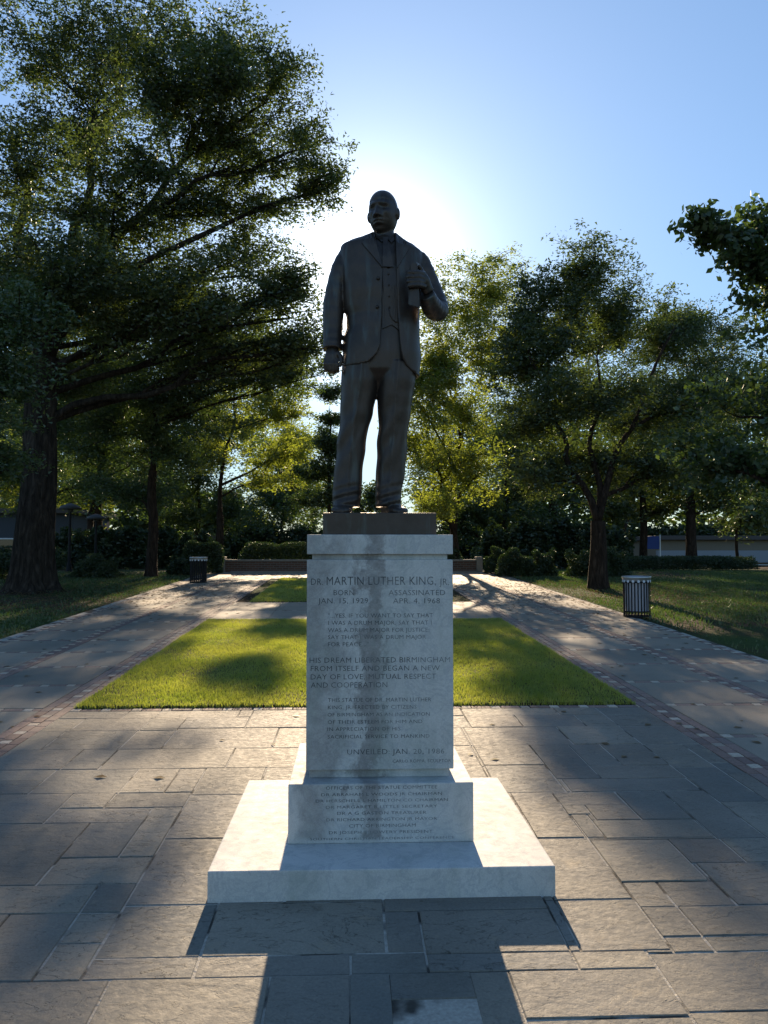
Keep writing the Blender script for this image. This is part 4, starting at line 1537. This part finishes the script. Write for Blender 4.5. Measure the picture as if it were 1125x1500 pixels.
# background trees, one by one
BGT = [  # base x, y, trunk r, lobes, leaf, label
    ((-17.2, 45), .33, 3.4, [B(90, 640, 45, 90, 80), B(30, 700, 45, 60, 60), B(160, 700, 46, 70, 50), B(70, 560, 47, 90, 70)], 'dark_leaf', 'dark broad tree with thick trunk standing right behind the oak trunk'),
    ((-13.6, 42), .2, 3.0, [B(180, 580, 40, 90, 60), B(110, 600, 39, 80, 70), B(250, 650, 40, 60, 50), B(150, 660, 42, 70, 60), B(190, 720, 42, 60, 40), B(240, 600, 43, 70, 60)], 'dark_leaf', 'dark tree behind the small park lamps at left'),
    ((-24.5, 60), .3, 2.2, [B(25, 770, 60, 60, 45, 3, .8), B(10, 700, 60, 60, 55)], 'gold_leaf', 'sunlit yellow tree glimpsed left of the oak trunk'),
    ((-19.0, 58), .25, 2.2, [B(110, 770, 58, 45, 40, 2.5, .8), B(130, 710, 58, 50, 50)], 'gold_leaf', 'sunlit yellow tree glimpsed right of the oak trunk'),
    ((-9.2, 48), .25, 3.0, [B(280, 640, 48, 60, 60), B(300, 700, 48, 60, 60), B(350, 750, 48, 55, 40), B(260, 760, 48, 50, 40), B(330, 630, 49, 60, 50)], 'dark_leaf', 'dark tree left of the yellow-green tree, in front of the beige building'),
    ((-4.6, 52), .22, 2.5, [B(410, 740, 52, 45, 45), B(440, 700, 52, 40, 40, 1.6, .8), B(380, 770, 52, 45, 30), B(455, 770, 52, 35, 25)], 'dark_leaf', 'low dark tree above the brick wall left of the pedestal'),
    ((0.4, 60), .25, 3.0, [B(520, 740, 60, 30, 30, 2, .8), B(560, 730, 60, 30, 26, 2, .8)], 'mid_leaf', 'distant tree seen between the statue legs'),
    ((12.0, 47), .3, 5.0, [B(765, 480, 47, 55, 50), B(840, 470, 47, 60, 60), B(920, 490, 47, 60, 55), B(1000, 510, 47, 60, 50), B(1080, 520, 47, 60, 55), B(740, 570, 47, 50, 50), B(840, 570, 47, 70, 50), B(960, 600, 47, 70, 50)], 'oak_leaf', 'tall dark tree filling in behind the multi-stemmed tree'),
    ((-14.5, 46), .3, 5.0, [B(100, 440, 46, 70, 60), B(190, 460, 46, 60, 60), B(270, 430, 46, 50, 50), B(290, 520, 46, 50, 50), B(150, 560, 46, 80, 50), B(320, 590, 47, 40, 40)], 'dark_leaf', 'tall dark tree filling in below the oak boughs'),
    ((8.9, 46), .25, 3.0, [B(760, 720, 46, 50, 60), B(720, 760, 46, 50, 40), B(800, 760, 46, 50, 40), B(750, 650, 47, 50, 50), B(680, 745, 46, 40, 36), B(635, 765, 46, 30, 28), B(820, 640, 44, 55, 45)], 'dark_leaf', 'dark tree in the deep shade left of the multi-stemmed tree'),
    ((14.1, 38), .2, 3.4, [B(945, 700, 38, 70, 50), B(900, 610, 39, 65, 45), B(1010, 600, 39, 65, 45), B(900, 740, 38, 50, 35, 2, .8), B(990, 740, 38, 50, 30, 2, .8)], 'mid_leaf', 'upright tree with slim dark trunk right of the multi-stemmed tree'),
    ((15.6, 36), .25, 3.2, [B(1030, 700, 36, 60, 55), B(1080, 730, 36, 50, 40), B(1000, 640, 36, 60, 50)], 'dark_leaf', 'dark tree with thick trunk in front of the white-banded building'),
    ((19.7, 40), .09, 1.9, [B(1090, 765, 40, 32, 30, 1.2, .8), B(1115, 750, 40, 25, 30, 1.0, .8)], 'mid_leaf', 'slender young tree on the right lawn before the white-banded building'),
    ((-3.0, 66), .3, 4.0, [B(430, 650, 66, 40, 40, 2.2), B(390, 660, 66, 60, 60), B(440, 720, 66, 50, 50), B(400, 735, 66, 40, 40)], 'gold_leaf', 'far sunlit tree behind the yellow-green tree'),
    ((9.0, 67), .3, 4.0, [B(640, 660, 67, 50, 50), B(700, 640, 67, 60, 60), B(640, 730, 67, 50, 50), B(720, 730, 67, 60, 50), B(770, 640, 67, 60, 60)], 'mid_leaf', 'far tree filling the gap behind the round tree right of the pedestal'),
    ((24.0, 70), .3, 4.0, [B(900, 600, 70, 90, 80), B(1010, 620, 70, 90, 80), B(1120, 600, 70, 90, 90)], 'dark_leaf', 'far tall tree closing the view at right'),
    ((-28.0, 75), .3, 4.0, [B(60, 560, 75, 110, 90), B(200, 620, 75, 90, 80), B(-40, 620, 75, 90, 90)], 'dark_leaf', 'far tall tree closing the view at left'),
]
for i, (bs, r_, fk, bl, lf, lb) in enumerate(BGT):
    tree(bs, r_, fk, bl, lb, lf, 'bark', .2 if bs[1] < 55 else .3, 15, .42 if bs[1] < 55 else .7, 50 + i, 4.2 if bs[1] < 55 else 1.1, kids=1)


def woods(label, x0, x1, y0, y1, hfun, n_, seed, size=.5):
    rng = np.random.default_rng(seed)
    x = rng.uniform(x0, x1, n_); y = rng.uniform(y0, y1, n_)
    h = hfun(x) * (0.82 + .18 * np.sin(x * .55 + seed) * np.sin(x * .21 + 1) + .08 * np.sin(x * 1.7))
    z = gz(y) + h * rng.uniform(0, 1, n_) ** .7
    c = np.stack([x, y, z], 1)
    return tag(tris_mesh('distant_woods', leaves_at(c, 5, .6, size, rng), 4, M['dark_leaf']), label, 'woods', kind='stuff')


woods('dark mass of far trees closing the park on the left', -95, -5, 84, 96, lambda x: np.clip(3.5 + (-x - 5) * .75, 3, 24), 11000, 5, .8)
woods('dark mass of far trees closing the park on the right', 9, 95, 88, 100, lambda x: np.clip(5 + (x - 9) * .8, 3, 24), 11000, 6, .8)

# ------------------------------------------------------------------ hedges and shrubs
def shrub(name, x0, x1, y0, y1, h, label, n_, seed, cat='shrub', lump=.4, size=.06, leaf='hedge_leaf', boxy=False):
    global LEAVES
    rng = np.random.default_rng(seed)
    cx, cy = (x0 + x1) / 2, (y0 + y1) / 2
    z0 = G1(cy)
    root = empty(name, (cx, cy, z0))
    tag(root, label, cat)
    rx, ry = (x1 - x0) / 2, (y1 - y0) / 2
    u = rng.uniform(-1, 1, (n_ * 2, 3))
    u[:, 2] = rng.uniform(0, 1, n_ * 2)
    e = 6 if boxy else 2.4
    rr = (np.abs(u[:, 0]) ** e + np.abs(u[:, 1]) ** e + np.abs(u[:, 2]) ** e) ** (1 / e)
    lim = 1 + lump * (np.sin(u[:, 0] * rx * 4 + seed) * np.cos(u[:, 1] * ry * 4) * .6 + .5 * np.sin(u[:, 0] * rx * 9 + 2) * np.sin(u[:, 2] * 7 + seed)) - lump * .3
    k = (rr < lim) & (rr > .5 * lim)
    u = u[k][:n_]
    n2 = len(u)
    c = np.stack([u[:, 0] * rx, u[:, 1] * ry, u[:, 2] * h + .02], 1)
    V = leaves_at(c, 2, .02, size, rng, tri=True)
    LEAVES += n2
    tris_mesh('foliage', V, 3, M[leaf], root)
    mb = MB()
    for q in range(max(3, int(rx * 3))):
        x = random.uniform(-rx, rx) * .7; y = random.uniform(-ry, ry) * .5
        mb.tube([(x, y, -.05), (x + random.uniform(-.1, .1), y, h * .4), (x + random.uniform(-.2, .2), y, h * .8)], [.02, .015, .006], 5)
    tag(mb.build('stems', M['bark'], root), kind='stuff')
    return root


shrub('shrub', 4.9, 7.0, 26.4, 27.6, .95, 'low dark rounded shrub left of the reddish tree trunk', 14000, 61)
shrub('shrub', 7.2, 9.6, 26.0, 27.5, 1.0, 'low dark rounded shrub right of the reddish tree trunk', 14000, 62)
shrub('shrub', 4.6, 5.6, 28.2, 29.1, .95, 'small shrub at the right end of the brick wall', 7000, 63)
shrub('shrub', -12.6, -9.6, 25.2, 27.0, .8, 'sprawling dark shrub right behind the oak trunk', 14000, 64)
shrub('shrub', -9.4, -7.4, 26.0, 27.4, .75, 'low dark shrub left of the slim tree trunk', 10000, 65)
shrub('shrub', -6.4, -5.4, 27.6, 28.6, .62, 'small shrub between the slim tree and the left bin', 7000, 66)
shrub('hedge', -6.0, -4.6, 28.4, 29.2, 1.15, 'clipped dark hedge behind the left bin', 14000, 67, 'hedge', .06, .055, boxy=True)
shrub('hedge', -4.4, -1.2, 30.6, 31.6, 1.1, 'clipped hedge behind the brick wall, left of the pedestal', 16000, 68, 'hedge', .08, .06, boxy=True)
shrub('hedge', 1.4, 4.4, 30.6, 31.6, 1.0, 'clipped hedge behind the brick wall, right of the pedestal', 16000, 69, 'hedge', .08, .06, boxy=True)
shrub('hedge', 9.6, 17.0, 32.0, 33.5, .55, 'long low hedge across the right lawn', 18000, 70, 'hedge', .1, .07, boxy=True)
shrub('hedge', -26, -12.0, 34.0, 36.0, 1.0, 'long dark hedge across the left lawn', 22000, 71, 'hedge', .1, .09, boxy=True)
shrub('hedge', -10.0, 10.0, 50.0, 53.0, 3.6, 'tall dark hedge far behind the brick wall', 26000, 72, 'hedge', .12, .26, boxy=True)
shrub('hedge', 9.5, 24.0, 56.0, 58.0, 2.2, 'dark hedge before the white-banded building', 12000, 73, 'hedge', .12, .26, boxy=True)
shrub('hedge', -60.0, -12.5, 62.0, 66.0, 3.4, 'dark belt of bushes behind the beige building', 20000, 74, 'hedge', .12, .42, boxy=True)
shrub('hedge', -16.0, -5.4, 36.5, 38.5, 1.9, 'bushy dark screen behind the slim tree on the left lawn', 26000, 81, 'hedge', .25, .17)
shrub('hedge', 5.2, 13.4, 35.5, 37.5, 2.3, 'bushy dark screen behind the multi-stemmed tree', 26000, 82, 'hedge', .25, .17)
shrub('hedge', 25.0, 70.0, 80.0, 84.0, 6.0, 'dark belt of bushes behind the white-banded building', 18000, 75, 'hedge', .12, .5, boxy=True)
shrub('plant', -16.0, -14.0, 27.0, 28.0, .5, 'low leafy plant at the far left under the oak', 5000, 76, 'plant')

# ------------------------------------------------------------------ walls, buildings, lamps
zw = G1(29.6)
wl = empty('brick_wall', (-.1, 29.6, zw))
tag(wl, 'low dark red brick wall with coping across the end of the paths', 'wall')
bevel_box('wall_body', -4.55, 4.75, 0, .35, -.05, .40, M['brickwall'], wl, .004, 1)
bevel_box('coping', -4.6, 4.8, -.04, .39, .402, .46, M['coping'], wl, .008, 1)
bevel_box('pier', -4.78, -4.552, -.08, .40, -.05, .56, M['coping'], wl, .008, 1)
bevel_box('pier', 4.752, 4.98, -.08, .40, -.05, .56, M['coping'], wl, .008, 1)
st_ = bevel_box('step', -4.4, 4.6, 29.15, 29.55, G1(29.3) - .05, G1(29.3) + .05, M['coping'], None, .006, 1)
tag(st_, kind='structure')


def building(name, x0, x1, y, dep, z0, z1, wallm, label, wins, extra=None):
    b = empty(name, ((x0 + x1) / 2, y, z0))
    tag(b, label, 'building')
    cx = (x0 + x1) / 2
    bevel_box('wall', x0 - cx, x1 - cx, 0, dep, 0, z1 - z0, wallm, b, .02, 1)
    bevel_box('roof', x0 - cx - .4, x1 - cx + .4, -.5, dep + .4, z1 - z0 + .01, z1 - z0 + .35, M['roof'], b, .03, 1)
    for (wx0, wx1, wz0, wz1) in wins:
        wn = MB().box(wx0 - cx, wx1 - cx, -.03, .05, wz0 - z0, wz1 - z0).build('window', M['glass'], b)
        fr = MB()
        for q in ((wx0 - .06, wx1 + .06, wz1, wz1 + .08), (wx0 - .06, wx1 + .06, wz0 - .1, wz0)):
            fr.box(q[0] - cx, q[1] - cx, -.07, .02, q[2] - z0, q[3] - z0)
        for q in (wx0 - .07, wx1 + .002):
            fr.box(q - cx, q - cx + .068, -.06, .02, wz0 - z0, wz1 - z0)
        fr.build('frame', M['white'], wn)
    return b


zs = G1(62)
b = building('building', 24.2, 52, 62, 12, zs, 2.6, M['beige'], 'long low building with a broad white band above dark windows beyond the right lawn',
             [(25 + 3 * i, 27.4 + 3 * i, zs + .5, .62) for i in range(8)])
bevel_box('white_band', -14.1, 14.0, -.35, -.005, .82 - zs, 1.78 - zs, M['band'], b, .02, 1)
building('building', -13.9, -8.6, 58, 8, G1(58), 2.5, M['beige'], 'pale beige building with one dark window beyond the left path', [(-9.6, -9.15, 1.6, 2.1), (-12.6, -11.2, 1.2, 2.0)])
building('building', -27, -18.6, 54, 8, G1(54), 4.2, M['bluegrey'], 'blue-grey building glimpsed behind the oak trunk', [(-24.5, -22.5, .5, 2.5)])
bn = empty('banner_stand', (17.8, 46.5, G1(46.5)))
tag(bn, 'blue cloth banner between two pale posts behind the right trees', 'banner')
bevel_box('banner', -.42, .42, -.02, .02, 1.75, 2.5, M['blue'], bn, .005, 1)
for s in (-1, 1):
    MB().cyl(s * .47, 0, 0, 2.6, .035, 10).build('post', M['white'], bn)


def lamp(x, y, h, label):
    r_ = empty('park_lamp', (x, y, G1(y)))
    tag(r_, label, 'lamp', 'park lamps at left')
    MB().cyl(0, 0, 0, .3, .11, 12, .08).build('base', M['black'], r_)
    MB().tube([(0, 0, .3), (0, 0, h)], [.06, .045], 12).build('post', M['black'], r_)
    s_ = MB()
    s_.tube([(0, 0, h), (0, 0, h + .10)], [.10, .10], 16)
    s_.tube([(0, 0, h + .1), (0, 0, h + .2), (0, 0, h + .32)], [.42, .36, .06], 20)
    s_.build('lamp_shade', M['lampgrey'], r_, True)


c = P(103, 742, 30); lamp(c.x, 30, c.z - G1(30) - .2, 'grey-shaded park lamp, the nearer and left one of two behind the oak trunk')
c = P(141, 757, 34); lamp(c.x, 34, c.z - G1(34) - .2, 'grey-shaded park lamp, the smaller right one of two behind the oak trunk')


# ------------------------------------------------------------------ litter bins
def bin_(x, y, label, bag=True):
    r_ = empty('litter_bin', (x, y, G1(y)))
    tag(r_, label, 'litter bin', 'slatted steel litter bins')
    R_ = .245
    b_ = MB()
    b_.cyl(0, 0, .0, .03, R_ + .01, 28)
    b_.build('base', M['black'], r_)
    sm = MB().box(-.012, .012, -.004, .004, .02, .665)
    me = bpy.data.meshes.new('slat'); me.from_pydata(sm.V, [], sm.F)
    me.materials.append(M['black'])
    for k in range(26):
        a = 2 * math.pi * k / 26
        o = bpy.data.objects.new('slat', me); COL.objects.link(o); o.parent = r_
        o.location = (R_ * math.sin(a), -R_ * math.cos(a), 0); o.rotation_euler = (0, 0, a)

    def ring(z0, z1, ro, ri, mat_, nm):
        n2 = 40; V, F = [], []
        for rr, z in ((ro, z0), (ro, z1), (ri, z1), (ri, z0)):
            for k in range(n2):
                u = 2 * math.pi * k / n2
                V.append((rr * math.cos(u), rr * math.sin(u), z))
        for q in range(4):
            for k in range(n2):
                F.append((q * n2 + k, q * n2 + (k + 1) % n2, ((q + 1) % 4) * n2 + (k + 1) % n2, ((q + 1) % 4) * n2 + k))
        mesh(nm, V, F, mat_, r_)
    ring(.09, .115, R_ + .002, R_ - .012, M['black'], 'hoop')
    ring(.64, .672, R_ + .010, R_ - .012, M['black'], 'hoop')
    # flared steel rim with round cut-outs shown as discs
    n2 = 40; V, F = [], []
    for rr, z in ((R_ + .006, .672), (R_ + .022, .735), (R_ + .026, .762), (R_ - .03, .772), (R_ - .10, .760), (R_ - .10, .755), (R_ - .02, .70), (R_ - .01, .672)):
        for k in range(n2):
            u = 2 * math.pi * k / n2; V.append((rr * math.cos(u), rr * math.sin(u), z))
    for q in range(7):
        for k in range(n2):
            F.append((q * n2 + k, q * n2 + (k + 1) % n2, (q + 1) * n2 + (k + 1) % n2, (q + 1) * n2 + k))
    mesh('rim', V, F, M['steel'], r_, True)
    dm = MB().tube([(0, 0, 0), (0, -.008, 0)], .026, 14)
    for k in range(16):
        a = 2 * math.pi * (k + .5) / 16
        o = link('disc', bpy.data.meshes.new('disc'), None, r_) if False else None
        if k == 0:
            dme = bpy.data.meshes.new('disc'); dme.from_pydata(dm.V, [], dm.F); dme.materials.append(M['white'])
        o = bpy.data.objects.new('disc', dme); COL.objects.link(o); o.parent = r_
        o.location = ((R_ + .008) * math.sin(a), -(R_ + .008) * math.cos(a), .672); o.rotation_euler = (0, 0, a)
    if not bag:
        return r_
    # liner bag with folds and sagging contents
    V, F = [], []
    n2 = 60
    for i in range(15):
        z = .66 - i * .04
        for k in range(n2):
            u = 2 * math.pi * k / n2
            rr = (R_ - .022) * (1 - .05 * (i / 14) ** 2) + .009 * math.sin(9 * u + i * .5) * math.cos(4 * u + i * .2)
            V.append((rr * math.cos(u), rr * math.sin(u), z))
    for i in range(14):
        for k in range(n2):
            F.append((i * n2 + k, (i + 1) * n2 + k, (i + 1) * n2 + (k + 1) % n2, i * n2 + (k + 1) % n2))
    F.append(tuple(14 * n2 + k for k in range(n2)))
    mesh('liner', V, F, M['liner'], r_, True)
    return r_


bin_(5.405, 14.95, 'black slatted litter bin with pale liner on the right path edge')
bin_(-4.60, 24.2, 'dark slatted litter bin far down the left path, in shade', False)
print('LEAVES', LEAVES, 'polys', sum(len(o.data.polygons) for o in bpy.data.objects if o.type == 'MESH'))
